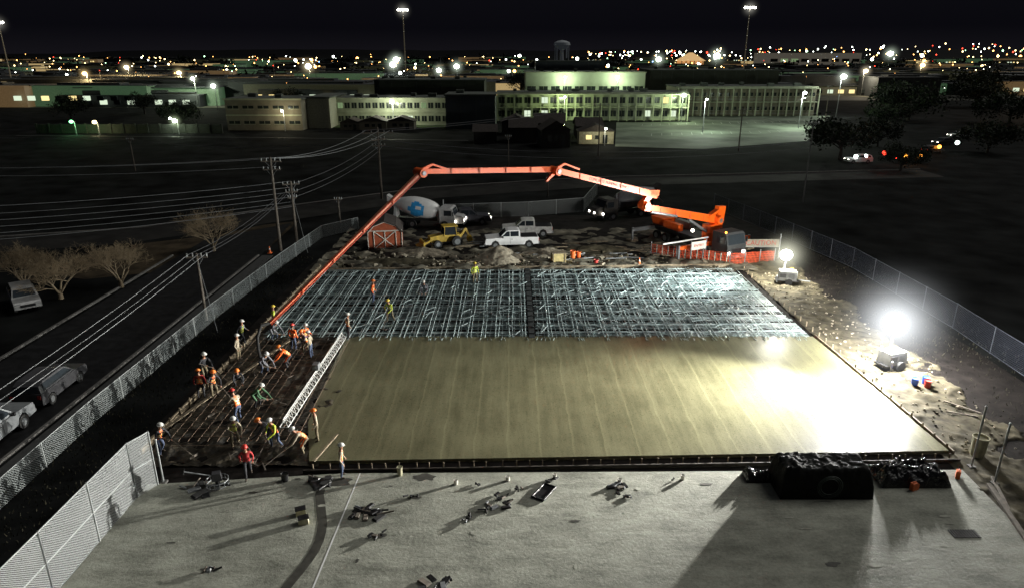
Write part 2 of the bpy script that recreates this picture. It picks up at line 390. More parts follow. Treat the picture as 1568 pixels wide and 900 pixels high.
def textobj(body,size,loc,rot,m,parent=None,name='lettering'):
    c=bpy.data.curves.new(name,'FONT'); c.body=body; c.size=size; c.align_x='CENTER'; c.align_y='CENTER'; c.extrude=.005
    o=bpy.data.objects.new(name,c); COL.objects.link(o); o.location=loc; o.rotation_euler=rot; c.materials.append(m)
    if parent:o.parent=parent
    return o
e=empty('caution_banner',(24.1,64.9,0)); mb=MB()
mb.box((0,0,1.6),(3.5,.03,.75),M('banner_cloth',(.16,.15,.12),.8))
for x in (-1.85,1.85): mb.cyl((x,0,0),(x,0,2.5),.06,steel)
mb.cyl((-1.85,0,1.2),(1.85,0,1.2),.03,steel);mb.obj('frame',parent=e)
textobj('CAUTION',.66,(0,-.03,1.6),(rad(90),0,0),M('sign_red',(.22,.02,.01),.6),e)
e=empty('site_sign',(17.9,64.2,0)); mb=MB(); mb.box((0,0,1.55),(1.7,.04,.8),trim,rz=rad(25))
for x in (-.8,.8): mb.cyl((x,x*.45,0),(x,x*.45,2.1),.05,steel)
mb.obj('board',parent=e); textobj('ENTRY',.38,(.02,-.05,1.55),(rad(90),0,rad(25)),redm,e)

# ------------------------------------------------------------------ poles & wires
def pole(name,x,y,h,arms,r=.16,m=woodp):
    mb=MB(); mb.cyl((0,0,0),(0,0,h),r,m,r*.65,n=10)
    for (z,w,ang) in arms:
        c,s_=math.cos(ang),math.sin(ang)
        mb.box((0,0,z),(w,.12,.12),m,rz=ang)
        mb.cyl((c*w*.3,s_*w*.3,z),(0,0,z-.7),.03,steel,n=4); mb.cyl((-c*w*.3,-s_*w*.3,z),(0,0,z-.7),.03,steel,n=4)
        for k in (-.46,-.2,.2,.46): mb.cyl((c*w*k,s_*w*k,z+.06),(c*w*k,s_*w*k,z+.3),.06,galv,n=6)
    return mb.obj(name,(x,y,0))
pole('utility_pole',-23.5,67.9,9.4,[(9.0,2.0,0),(8.2,1.7,0)])
pole('utility_pole',-22.6,70.5,6.6,[(6.3,1.7,.3),(5.5,1.2,.3),(4.9,.9,.3)])
pole('utility_pole',-17.9,94.2,9.6,[(8.9,4.2,.3),(8.0,2.6,1.0),(7.2,1.8,.3)],.17)
pole('utility_pole',-23,48.6,5.2,[(4.9,1.5,.1)],.12)
pole('utility_pole',-64.1,118.1,5.5,[(5.2,1.2,0)],.13)
pole('utility_pole',-20.3,79.9,3.1,[(2.8,.9,0)],.14)
pole('utility_pole',-22.3,9,5.2,[(4.9,1.5,.1)],.12)
pole('utility_pole',16.7,135.4,10,[(9.6,2.4,0)],.14)
pole('utility_pole',46.2,143,8.6,[(8.1,2,0)],.14)
pole('utility_pole',39.1,92,10.7,[(10.3,1.4,0)],.1,M('dim_pole',(.05,.05,.05)))
pole('utility_pole',92.5,210,10,[(9.6,1.6,0)],.15)
pole('utility_pole',-0.6,118,6,[(5.7,1,0)],.1);pole('utility_pole',5,96,2.6,[(2.4,.5,0)],.1)
mb=MB(); wm=M('wire_aluminium',(.28,.29,.30),.5,var=.1); wd=M('wire_dark',(.10,.10,.11),.5,var=.1)
def wire(a,b,sag,m=wm,r=.024,n=14):
    a=Vector(a);b=Vector(b);pr=None
    for i in range(n+1):
        t=i/n;p=a.lerp(b,t);p.z-=sag*4*t*(1-t)
        if pr: mb.cyl(pr,p,r,m,n=4,caps=False)
        pr=p
for k in (-.9,0.1,.9): wire((-23.5+k,67.9,9.3),(-17.9+k*1.8,94.2,9.2),.9)
for k,z in ((-.9,9.3),(.9,9.3),(.5,8.5)): wire((-23.5+k,67.9,z),(-95,73,z-.3),1.2,r=.028)
for i,z in enumerate((6.6,6.0,5.5,5.0,4.5,4.0)): wire((-22.6,70.5,z),(-66,50,z+1.2-i*.15),.9,r=.022)
for i,z in enumerate((6.3,5.5,4.9)): wire((-22.6,70.5,z),(-17.9,94.2,z+1.6),.6,wd)
for k in (-1.9,1.9): wire((-17.9+k,94.2,9.2),(16.7+k*.5,135.4,9.9),.6,wd)
for k in (-.6,.1,.6): wire((-23+k,48.6,5.1),(-22.3+k,9,5.1),.5,r=.016); wire((-23+k,48.6,5.1),(-22.9+k*.5,69,5.6),.5,wd,.018)
for z in (7.2,8.0): wire((-17.9,94.2,z),(39.1,92,z),1.5,wd,.025)
wire((39.1,92,10.4),(46.2,143,8.3),1,wd); wire((-64,118,5.3),(-17.9,94.2,8),1.2,wd); wire((-64,118,5.3),(-160,150,6),1.2,wd)
wire((16.7,135.4,9.9),(46.2,143,8.3),.8,wd);wire((46.2,143,8.3),(92.5,210,9.8),1.5,wd)
mb.cyl((-23,48.6,4.7),(-21.2,46.2,0),.02,steel,n=4); mb.cyl((-22.6,70.5,5.5),(-20.5,67,0),.02,steel,n=4)
mb.obj('overhead_wires')

# ------------------------------------------------------------------ concrete pump truck + boom
T0=Vector((19.5,67.0,0)); bd=Vector((-.8009,-.5995,0)); sd=Vector((.5995,-.8009,0))
def bp_(s,z,o=0): return T0+bd*s+sd*o+Vector((0,0,z))
pump=empty('concrete_pump_truck')
mb=MB()
def beam(p,q,h0,h1,w,m,m2=None):
    p=Vector(p);q=Vector(q);d=(q-p).normalized();up=d.cross(sd).normalized()
    if up.z<0: up=-up
    vs=[]
    for (c,h) in ((p,h0),(q,h1)):
        for a_,b_ in ((-1,-1),(1,-1),(1,1),(-1,1)): vs.append(c+sd*w/2*a_+up*h/2*b_)
    mb.add(vs,[(3,2,1,0),(4,5,6,7),(0,1,5,4),(1,2,6,5),(2,3,7,6),(3,0,4,7)],m)
pipeo=M('pipe_orange',(.5,.09,.02),.5); piper=M('pipe_red',(.5,.05,.02),.5)
sec=[((-1,3.3),(9.6,5.9),.75,.6,orange),((8.4,6.9),(20.2,10.25),.6,.42,orange),((20.2,10.3),(32.2,11.3),.42,.34,orange),((32.4,11.2),(43.6,2.95),.34,.2,boomw)]
for i,(a_,b_,h0,h1,m) in enumerate(sec):
    o=(0,.35,0,.3)[i]
    beam(bp_(a_[0],a_[1],o),bp_(b_[0],b_[1],o),h0,h1,.34-.04*i,m)
    mb.cyl(bp_(a_[0],a_[1]-.05,o-.28),bp_(b_[0],b_[1]-.05,o-.28),.07,pipeo if i<3 else piper,n=8)
    if i==3:
        for dz in (-.15,.15): mb.cyl(bp_(a_[0],a_[1]+dz,o+.15),bp_(b_[0],b_[1]+dz*.6,o+.15),.03,piper,n=5)
    for k in range(1,5):
        p=Vector(bp_(a_[0],a_[1],o)).lerp(bp_(b_[0],b_[1],o),k/5); mb.box(p,(.1,.42,.3*max(h0,.3)/.4),pipeo,rz=rad(37))
beam(bp_(9.8,5.9,.1),bp_(9.7,6.6,.2),.6,.6,.4,orange);beam(bp_(9.7,6.5,.2),bp_(9.1,7.2,.3),.6,.6,.4,orange);beam(bp_(9.3,7.2,.3),bp_(8.2,7.1,.3),.5,.5,.4,orange)
for s_,z_,r_ in ((9.7,6.1,.36),(20.2,10.2,.34),(32.3,11.25,.3),(-1,3.3,.45)):
    mb.cyl(bp_(s_,z_,-.35),bp_(s_,z_,.65),r_,orange,n=14); mb.cyl(bp_(s_,z_,-.42),bp_(s_,z_,.72),r_*.5,steel,n=10)
for s_,z_ in ((20.2,10.2),(32.3,11.25)):
    beam(bp_(s_,z_+.1,.1),bp_(s_-1.0,z_+.45,.1),.22,.15,.15,orange); beam(bp_(s_-1.0,z_+.45,.1),bp_(s_-2.6,z_-.15,.1),.13,.13,.12,orange)
    beam(bp_(s_,z_-.1,.1),bp_(s_+.9,z_-.75,.1),.3,.12,.2,orange)
mb.cyl(bp_(.2,2.2),bp_(3.2,3.9),.14,steel,n=10); mb.cyl(bp_(5.2,4.5,.2),bp_(8.8,5.4,.2),.12,steel,n=8)
beam(bp_(-1.6,4.6),bp_(-1.4,2.4),1.1,.9,.5,orange); beam(bp_(-1.3,4.3),bp_(.4,3.7),.25,.25,.5,orange)
mb.cyl(bp_(0,1.3),bp_(0,2.2),.6,orange,n=16); mb.box(bp_(-.4,2.5),(1.5,1.0,.9),orange,rz=rad(37))
for k in (-1,1):beam(bp_(-.2,2.2,.3*k),bp_(-1.2,3.5,.3*k),.5,.4,.1,orange)
pts=[bp_(43.6,2.95,.3),bp_(44.2,2.9,.3),bp_(44.5,2.2,.3),bp_(44.5,1.4,.2),bp_(44.4,.7,.0),bp_(44.0,.35,-.3)]
for p,q in zip(pts,pts[1:]): mb.cyl(p,q,.1,rubber,n=8)
mb.obj('placing_boom',parent=pump)
textm=M('boom_lettering',(.06,.015,.01),.6)
c=textobj('CONCRETE PUMPING SERVICE',.36,(0,0,0),(0,0,0),textm,pump)
mid=bp_(14.5,6.9+(14.5-8.4)*(10.25-6.9)/11.8,.35+.165)
tx=(bp_(8.4,6.9)-bp_(20.2,10.25)).normalized(); tz=sd; ty=tz.cross(tx)
c.matrix_world=Matrix.Translation(mid)@Matrix((tx,ty,tz)).transposed().to_4x4()
mb=MB()
def wheels(mb,xs,w=1.15,r=.52,t=.32):
    for x in xs:
        for s_ in (-1,1):
            mb.cyl((x,s_*w-t/2*s_,r),(x,s_*w+t/2*s_,r),r,rubber,n=18); mb.cyl((x,s_*(w+t/2+.005),r),(x,s_*(w+t/2+.02),r),r*.55,steel,n=12)
def cab(mb,x,m,w=2.4,z0=.7,h=2.1,l=2.0,lit=True):
    pr=[(x-l/2,z0),(x+l/2+.05,z0),(x+l/2+.05,z0+h*.45),(x+l/2-.25,z0+h*.92),(x+l/2-.5,z0+h),(x-l/2,z0+h)]
    mb.prism(pr,-w/2,w/2,m)
    mb.add([(x+l/2+.045,-w*.44,z0+h*.5),(x+l/2+.045,w*.44,z0+h*.5),(x+l/2-.235,w*.42,z0+h*.93),(x+l/2-.235,-w*.42,z0+h*.93)],[(0,1,2,3)],glass)
    for s_ in (-1,1):
        mb.box((x+.1,s_*(w/2+.004),z0+h*.68),(l*.5,.02,h*.34),glass); mb.box((x+l/2+.08,s_*w*.38,z0+.25),(.06,.35,.22),headl if lit else steel)
        mb.box((x+l/2-.1,s_*(w/2+.2),z0+h*.65),(.1,.15,.5),blackp)
    mb.box((x+l/2+.09,0,z0+.35),(.06,w*.5,.55),blackp); mb.box((x+l/2+.15,0,z0-.1),(.2,w,.3),steel)
wheels(mb,(4.6,3.2,-2.6,-4.0))
mb.box((0,0,1.0),(11.5,.9,.35),blackp); mb.box((-1.2,0,1.35),(8.0,2.3,.35),M('deck_dark',(.04,.04,.045),.6)); cab(mb,5.2,M('cab_dark',(.02,.022,.024),.6))
mb.box((-4.4,0,1.9),(1.6,1.6,.9),orange,top=1.25); mb.box((-2,.8,1.9),(2.4,.6,.7),M('tool_locker',(.2,.19,.17),.5)); mb.box((-2,-.8,1.9),(2.4,.6,.7),orange)
for (x,y,s_) in ((3.4,4.6,1),(3.4,-4.6,-1),(-4.6,4.0,1),(-4.6,-4.0,-1)):
    mb.box((x,y/2+s_*.3,1.25),(.32,abs(y)-.6,.32),orange if x>0 else steel); mb.cyl((x,y,1.5),(x,y,.2),.13,steel); mb.box((x,y,.12),(.9,.9,.16),wood)
mb.cyl((3.4,-6.6,1.9),(3.4,-1,1.9),.08,white)
mb.ball((1.5,-1.3,2.2),.16,headl);mb.ball((5.9,-1.2,2.95),.1,amber);mb.ball((-4.9,-.9,1.2),.12,taill);mb.ball((-4.9,.9,1.2),.12,taill)
mb.obj('truck',(18.5,69.4,0),rz=math.atan2(-.88,.47),parent=pump)

# ------------------------------------------------------------------ mixer trucks
def mixer(loc,rz,body,drumA,drumB,sc=1.,lit=True):
    mb=MB(); wheels(mb,(3.0,-1.2,-2.5,-3.8),1.1,.5)
    mb.box((-.3,0,.95),(8.4,.9,.3),blackp); cab(mb,3.3,body,2.35,.65,2.0,1.9,lit)
    mb.prism([(4.3,.6),(5.4,.6),(5.4,1.35),(5.1,1.6),(4.3,1.75)],-.75,.75,body); mb.box((5.45,0,.75),(.15,2.2,.3),steel)
    if lit:
        for s_ in (-1,1):mb.box((5.43,s_*.62,1.1),(.05,.25,.2),headl)
    def f(c): 
        d=(c.x+.6)**2+(c.z-2.35)**2
        return drumB if d<.95 and not ((c.x+.3)**2+(c.z-2.6)**2)<.1 and abs(c.y)>.4 else drumA
    prof=[(0,.0),(.02,.75),(.07,.93),(.12,1.05),(.17,1.13),(.22,1.2),(.28,1.25),(.34,1.28),(.4,1.3),(.46,1.3),(.51,1.29),(.56,1.26),(.63,1.18),(.7,1.08),(.77,.95),(.84,.8),(.96,.55),(1.0,.5),(1.0,.0)]
    mb.rev((2.0,0,2.0),(-3.9,0,3.0),prof,f,40)
    mb.box((-3.6,0,2.0),(.4,1.6,1.6),body,top=.5); mb.box((2.1,0,1.5),(.3,1.4,1.2),body)
    mb.prism([(-3.8,3.5),(-4.6,4.0),(-4.6,3.2),(-4.1,2.9)],-.5,.5,body); mb.box((-4.8,0,1.9),(1.4,.5,.12),steel,ry=rad(-40))
    mb.ball((-4.1,-.8,1.1),.1,taill);mb.ball((-4.1,.8,1.1),.1,taill); mb.cyl((2.4,.9,1.2),(2.4,.9,3.3),.08,steel)
    o=mb.obj('concrete_mixer_truck',loc,rz); o.scale=(sc,sc,sc); return o
mixer((-10.2,78.5,0),rad(-8),M('mixer_cab_white',(.4,.4,.4),.4),M('drum_white',(.6,.6,.6),.35,var=.05),M('drum_blue',(.03,.25,.55),.4),.9)
mixer((14.2,83.5,0),rad(205),M('mixer_dark',(.05,.045,.04),.5),M('drum_grey',(.10,.10,.105),.5),M('drum_grey2',(.13,.12,.12),.5),.95)

# ------------------------------------------------------------------ cars
def pickup(loc,rz,m=white,lights=0):
    mb=MB()
    low=[(-2.75,.45),(-2.2,.42),(-2.05,.75),(-1.75,.9),(-1.45,.75),(-1.3,.42),(1.25,.42),(1.4,.75),(1.7,.9),(2.0,.75),(2.15,.42),(2.7,.45),(2.75,.8),(2.65,1.05),(1.2,1.18),(-.85,1.16),(-2.75,1.16)]
    mb.prism(low,-.98,.98,m)
    mb.box((-1.8,0,1.18),(1.75,1.66,.05),blackp)
    top=[(-.85,1.165),(1.25,1.185),(.55,1.82),(.3,1.88),(-.65,1.88),(-.85,1.8)]
    n=len(top)
    vs=[(x,-(.94 if z<1.3 else .78),z) for x,z in top]+[(x,(.94 if z<1.3 else .78),z) for x,z in top]
    mb.add(vs,[tuple(range(n)),tuple(range(2*n-1,n-1,-1))]+[(i,n+i,n+(i+1)%n,(i+1)%n) for i in range(n)],m)
    for s_ in(-1,1):
        mb.add([(-.7,s_*.925,1.28),(.15,s_*.925,1.28),(.15,s_*.81,1.78),(-.7,s_*.81,1.78)],[(0,1,2,3)],glass)
        mb.add([(.22,s_*.925,1.28),(1.0,s_*.925,1.28),(.5,s_*.815,1.76),(.22,s_*.81,1.78)],[(0,1,2,3)],glass)
        mb.box((2.72,s_*.72,.85),(.1,.35,.2),headl if lights else steel); mb.box((-2.77,s_*.85,.9),(.05,.18,.35),taill if lights else redm)
        mb.box((.95,s_*1.08,1.25),(.12,.2,.18),blackp); mb.box((.18,s_*.985,.8),(.02,.012,.6),blackp); mb.box((0,s_*.99,1.0),(.18,.02,.04),blackp)
    mb.add([(1.22,-.8,1.23),(1.22,.8,1.23),(.6,.7,1.80),(.6,-.7,1.80)],[(0,1,2,3)],glass)
    mb.add([(-.862,-.8,1.3),(-.862,.8,1.3),(-.862,.7,1.72),(-.862,-.7,1.72)],[(0,1,2,3)],glass)
    mb.box((2.74,0,.85),(.06,1.0,.3),blackp); mb.box((2.78,0,.52),(.14,1.9,.2),steel);mb.box((-2.8,0,.52),(.14,1.8,.18),steel)
    wheels(mb,(1.7,-1.75),.86,.39,.25)
    return mb.obj('pickup_truck',loc,rz,bevel=.02)
pickup((-.1,69.6,0),rad(186)); pickup((1.6,74.2,0),rad(182),M('white_dusty',(.5,.5,.48),.45)); pickup((-27.0,31.0,.02),rad(92),M('silver_paint',(.2,.21,.22),.3)); 
pickup((-5.3,79.5,0),rad(10),M('dark_paint',(.04,.04,.05),.3),1)
def suv(loc,rz,m,lights=0,name='parked_car'):
    mb=MB()
    low=[(-2.3,.35),(-1.8,.32),(-1.65,.65),(-1.4,.75),(-1.15,.65),(-1.0,.32),(1.0,.32),(1.12,.62),(1.4,.74),(1.68,.62),(1.8,.32),(2.25,.38),(2.3,.7),(2.15,.9),(1.1,1.0),(-2.25,1.02)]
    mb.prism(low,-.9,.9,m)
    top=[(-2.2,1.025),(1.1,1.005),(.45,1.5),(.1,1.58),(-1.7,1.57),(-2.05,1.4)]; n=len(top)
    vs=[(x,-(.86 if z<1.2 else .7),z) for x,z in top]+[(x,(.86 if z<1.2 else .7),z) for x,z in top]
    mb.add(vs,[tuple(range(n)),tuple(range(2*n-1,n-1,-1))]+[(i,n+i,n+(i+1)%n,(i+1)%n) for i in range(n)],m)
    for s_ in(-1,1):
        mb.add([(-1.9,s_*.85,1.1),(.85,s_*.85,1.1),(.35,s_*.735,1.46),(-1.75,s_*.735,1.46)],[(0,1,2,3)],glass)
        mb.box((2.24,s_*.65,.72),(.08,.35,.16),headl if lights&1 else steel); mb.box((-2.27,s_*.75,.82),(.05,.2,.2),taill if lights&2 else redm)
    mb.add([(1.09,-.75,1.06),(1.09,.75,1.06),(.5,.64,1.48),(.5,-.64,1.48)],[(0,1,2,3)],glass)
    mb.box((2.3,0,.62),(.05,1.0,.2),blackp)
    mb.add([(-2.24,-.7,1.1),(-2.24,.7,1.1),(-2.08,.62,1.4),(-2.08,-.62,1.4)],[(0,1,2,3)],glass)
    wheels(mb,(1.4,-1.4),.78,.34,.22)
    return mb.obj(name,loc,rz)
gp=M('grey_paint',(.06,.06,.065),.35)
suv((-38.8,51.9,0),rad(-50),M('suv_paint',(.3,.3,.3),.35)); suv((-27.2,36.8,.02),rad(92),gp)
suv((63,127,0),rad(185),white,1);suv((72.4,127,0),rad(10),gp,2);suv((93.6,153,0),rad(200),gp,1);suv((105,166,0),rad(180),white,1);suv((84,140,0),rad(20),gp,2)
mb=MB()
for x,y in ((62,126),(64,126.5)): mb.ball((x,y,1.3),.35,whitelamp)
for x,y in ((71,126),(73.6,126),(84.6,139)): mb.ball((x,y,1.4),.35,amber)
mb.ball((66,124,2.2),.4,taill);mb.ball((88,139,2.2),.4,whitelamp);mb.obj('vehicle_beacons')

# ------------------------------------------------------------------ barn, loader, pile, towers, misc
e=empty('barn_shed',(-13.1,69.6,0),rad(8)); mb=MB(); w=1.75
pr=[(-w,0),(w,0),(w,1.75),(w*.62,2.45),(0,2.85),(-w*.62,2.45),(-w,1.75)]
mb.prism(pr,-1.2,2.6,redbarn)
for (p,q) in zip(pr[2:],pr[3:]):
    d=Vector((q[0]-p[0],0,q[1]-p[1])); c_=Vector(((p[0]+q[0])/2,.7,(p[1]+q[1])/2)); nrm=Vector((d.z,0,-d.x)).normalized()
    if nrm.z<0:nrm=-nrm
    mb.box(c_+nrm*.05,(d.length+.08,4.1,.08),roofm,ry=-math.atan2(d.z,d.x))
    a_=Vector((p[0],-1.24,p[1]));b_=Vector((q[0],-1.24,q[1]));mb.cyl(a_,b_,.08,trim,n=4)
for (p,q) in (((-w+.05,.05),(-w+.05,1.75)),((w-.05,.05),(w-.05,1.75)),((-1.1,.05),(-1.1,1.9)),((1.1,.05),(1.1,1.9)),((-1.1,1.9),(1.1,1.9)),((0,.05),(0,1.9)),((-1.1,.1),(0,1.0)),((0,1.0),(1.1,1.9)),((1.1,.1),(0,1.0)),((0,1.0),(-1.1,1.9)),((-1.1,.1),(1.1,.1)),((-w,1.95),(w,1.95))):
    mb.cyl((p[0],-1.23,p[1]),(q[0],-1.23,q[1]),.055,trim,n=4)
mb.obj('shed_body',parent=e)
mb=MB()
wheels(mb,(-1.0,),.85,.62,.4);wheels(mb,(1.25,),.85,.45,.35)
mb.prism([(-1.6,.6),(2.0,.6),(2.1,1.25),(.7,1.45),(-1.6,1.3)],-.55,.55,yellowm)
mb.prism([(-1.1,1.3),(.5,1.4),(.3,2.3),(-1.0,2.3)],-.6,.6,glass); mb.box((-.35,0,2.36),(1.7,1.35,.1),yellowm)
for x in(-1.05,.4):
    for s_ in(-1,1): mb.cyl((x,s_*.62,1.2),(x*.9,s_*.62,2.35),.05,yellowm,n=5)
for s_ in(-1,1): mb.box((2.1,s_*.5,.8),(2.0,.12,.22),yellowm,ry=rad(25))
mb.prism([(2.8,.1),(3.5,.15),(3.0,.35),(2.95,.85),(2.75,.9)],-1.05,1.05,yellowm)
mb.box((-1.9,0,1.3),(.25,.25,1.3),yellowm,ry=rad(-35)); mb.box((-2.5,0,1.35),(.22,.22,1.2),yellowm,ry=rad(25)); mb.prism([(-3.1,.4),(-2.5,.3),(-2.5,.9),(-2.9,1.0)],-.35,.35,yellowm)
mb.box((1.7,-.56,1.0),(.2,.05,.15),taill)
mb.obj('backhoe_loader',(-6.8,69.9,0),rz=rad(200),bevel=.02).scale=(.9,.9,.9)
def mound(name,x,y,r,h,m,sx=1.,seed=0):
    return grid(name,x-r*sx*1.2,x+r*sx*1.2,y-r*1.2,y+r*1.2,44,44,lambda X,Y:-.05+max(0,h*(1-math.hypot((X-x)/sx,Y-y)/r))+ (lump(X+seed,Y,1.2,.14) if math.hypot((X-x)/sx,Y-y)<r else -.1)+.05,m)
mound('sand_pile',-1.2,64.6,2.6,1.5,dirtl); mound('spoil_heap',-10.5,63.2,1.6,.6,dirt,3.5,4); mound('spoil_heap',-8.8,66.5,1.4,.8,dirtl,2,9); mound('spoil_heap',3.6,66.5,1.6,.7,dirtl,1.8,19);mound('spoil_heap',8.5,68,1.6,.6,dirt,2.5,29)
mb=MB()
for i in range(1500):
    x=U(-17,21);y=61.8+abs(random.gauss(0,2.4)); s_=U(.04,.18)*(1 if R()<.9 else 2)
    if R()<.3: x=U(22.3,26.5);y=U(30,60);s_=U(.03,.09)
    mb.box((x,y,.1+s_*.2),(s_*2,s_*U(.8,2),s_),dirtl if R()<.6 else dirt,rz=U(0,3),rx=U(-.4,.4),top=U(.4,.9))
mb.obj('rubble')
mb=MB()
for i in range(44):
    x=U(-6,17);y=U(63,71);l=U(.6,2.8); mb.box((x,y,.22),(l,.12,.09),wood if R()<.6 else steel,rz=U(-.6,.6))
mb.obj('timber_offcuts')
mb=MB(); mb.box((0,0,.55),(1.3,.9,.9),M('plywood',(.42,.34,.15),.7)); mb.box((0,0,1.03),(1.4,1.0,.06),wood); mb.box((0,0,.06),(1.3,.9,.1),wood)
for x in(-.55,.55): mb.box((x,-.47,.55),(.08,.05,.9),wood)
mb.obj('plywood_crate',(4.4,63.3,.1),rad(8))
def barrel(name,loc,m,r=.17,h=.36,n=16):
    mb=MB(); mb.rev((0,0,0),(0,0,h),[(0,0),(0,r*.85),(.3,r*.93),(.95,r),(.96,r*1.06),(1,r*1.06),(1,r*.95),(.9,r*.9),(.88,0)],m,n)
    mb.cyl((-r,0,h*.95),(0,-r*.6,h*.7),.012,steel,n=4);mb.cyl((r,0,h*.95),(0,-r*.6,h*.7),.012,steel,n=4)
    return mb.obj(name,loc)
barrel('bucket',(24.3,37.7,.08),bluem,.2,.45);barrel('bucket',(24.9,37.4,.08),redm,.2,.45);barrel('bucket',(25.05,37.9,.08),bluem,.2,.45)
barrel('bucket',(-10.6,27.7,.14),blackp,.17,.38); barrel('bucket',(-5.3,28.15,.14),tan,.13,.45)
barrel('barrel',(23.2,30.0,.05),tan,.36,1.05);barrel('bucket',(5.9,64.6,.1),oran,.25,.8);barrel('bucket',(6.5,65,.1),oran,.22,.6);barrel('bucket',(7.9,62.6,.1),redm,.22,.5)
def cone(loc):
    mb=MB(); mb.box((0,0,.02),(.4,.4,.04),oran); mb.cyl((0,0,.04),(0,0,.35),.15,oran,.09,n=14);mb.cyl((0,0,.35),(0,0,.5),.09,white,.06,n=14);mb.cyl((0,0,.5),(0,0,.72),.06,oran,.025,n=14); mb.obj('traffic_cone',loc)
for l in ((12,62.6,.1),(-24.3,67,.0)): cone(l)
def fuelcan(loc,rz):
    mb=MB(); mb.prism([(-.2,0),(.2,0),(.2,.28),(.08,.38),(-.2,.38)],-.09,.09,oran); mb.cyl((.14,0,.33),(.27,0,.45),.025,blackp,n=6); mb.cyl((-.15,0,.43),(.03,0,.43),.02,oran,n=5); mb.cyl((-.15,0,.36),(-.15,0,.43),.02,oran,n=5); mb.cyl((.03,0,.36),(.03,0,.43),.02,oran,n=5); mb.obj('fuel_can',loc,rz)
fuelcan((18.4,27.0,.14),.4); fuelcan((21.0,28.0,.14),1)
balloon=emitm('lamp_globe',(1,.99,.95),900,True)
balloon2=emitm('lamp_globe_small',(1,.98,.86),500,True)
def glare_halo(parent,loc,Rr,s,col):
    """lamp glare imitated by a glowing volume: emission thinning with distance from the lamp"""
    m=bpy.data.materials.new('lamp_glare'); m.use_nodes=True; nt=m.node_tree;N=nt.nodes;L=nt.links;N.clear()  # lens glare put in as a self-lit ball round the lamp
    o=N.new('ShaderNodeOutputMaterial'); e=N.new('ShaderNodeEmission'); e.inputs['Color'].default_value=list(col)+[1]
    tc=N.new('ShaderNodeTexCoord'); ln=N.new('ShaderNodeVectorMath'); ln.operation='LENGTH'; L.new(tc.outputs['Object'],ln.inputs[0])
    mr=N.new('ShaderNodeMapRange'); mr.inputs['From Max'].default_value=Rr; mr.inputs['To Min'].default_value=1; mr.inputs['To Max'].default_value=0; L.new(ln.outputs['Value'],mr.inputs['Value'])
    pw=N.new('ShaderNodeMath'); pw.operation='POWER'; L.new(mr.outputs[0],pw.inputs[0]); pw.inputs[1].default_value=5
    ml=N.new('ShaderNodeMath'); ml.operation='MULTIPLY'; L.new(pw.outputs[0],ml.inputs[0]); ml.inputs[1].default_value=s
    L.new(ml.outputs[0],e.inputs['Strength']); L.new(e.outputs[0],o.inputs['Volume'])
    m.cycles.emission_sampling='NONE'
    mb=MB(); mb.ball((0,0,0),Rr,m,(1,1,1),24,16); ob=mb.obj('lamp_glare',loc,parent=parent); return ob
def tower(loc,rz,h,r,m):
    e=empty('light_tower',loc,rz); mb=MB()
    mb.box((0,0,.75),(1.5,1.0,.8),M('genset_grey',(.14,.14,.13),.5),top=.92); mb.box((0,0,.33),(1.9,.9,.1),blackp)
    for s_ in(-1,1): mb.cyl((.1,s_*.55,.3),(.1,s_*.72,.3),.3,rubber,n=16); mb.cyl((s_*.9,s_*.8,.25),(s_*.9,s_*.8,.85),.05,steel)
    mb.cyl((.9,0,.35),(1.9,0,.3),.05,steel); mb.box((-.4,-.51,.8),(.5,.03,.35),blackp)
    for k in range(5): mb.box((.3,-.515,.6+k*.09),(.5,.02,.03),blackp)
    mb.cyl((-.3,0,1.1),(-.3,0,h-r),.06,steel); mb.box((.35,.2,1.2),(.3,.2,.12),yellowm)
    mb.obj('generator_trailer',parent=e)
    mb=MB(); mb.ball((-.3,0,h),r,m,(1,1,.9),20,12); mb.obj('lamp',parent=e); return e
e=tower((24.2,40.3,.05),rad(20),3.0,.68,balloon); glare_halo(e,(-.3,0,3.0),5.5,.85,(.93,.97,1))
e=tower((23.9,57.3,.05),rad(-15),2.5,.5,balloon2); glare_halo(e,(-.3,0,2.5),3.4,1.0,(1,1,.78))
def spot(name,loc,aim,W,size,col,r=.25):
    l=bpy.data.lights.new(name,'SPOT'); l.energy=W; l.spot_size=rad(size); l.spot_blend=1; l.color=col; l.shadow_soft_size=r
    o=bpy.data.objects.new(name,l); COL.objects.link(o); o.location=loc; o.rotation_euler=(Vector(aim)-Vector(loc)).to_track_quat('-Z','Y').to_euler(); return o
spot('floodlight',(22.8,39.8,3.6),(-12,28,1.5),135000,75,(1,.98,.9),.18)
spot('floodlight',(22.7,39.8,3.3),(18,34.5,0),14000,110,(1,.99,.96))
spot('floodlight',(23.0,57.2,3.2),(-12,56,1.0),42000,85,(.95,1,.95))

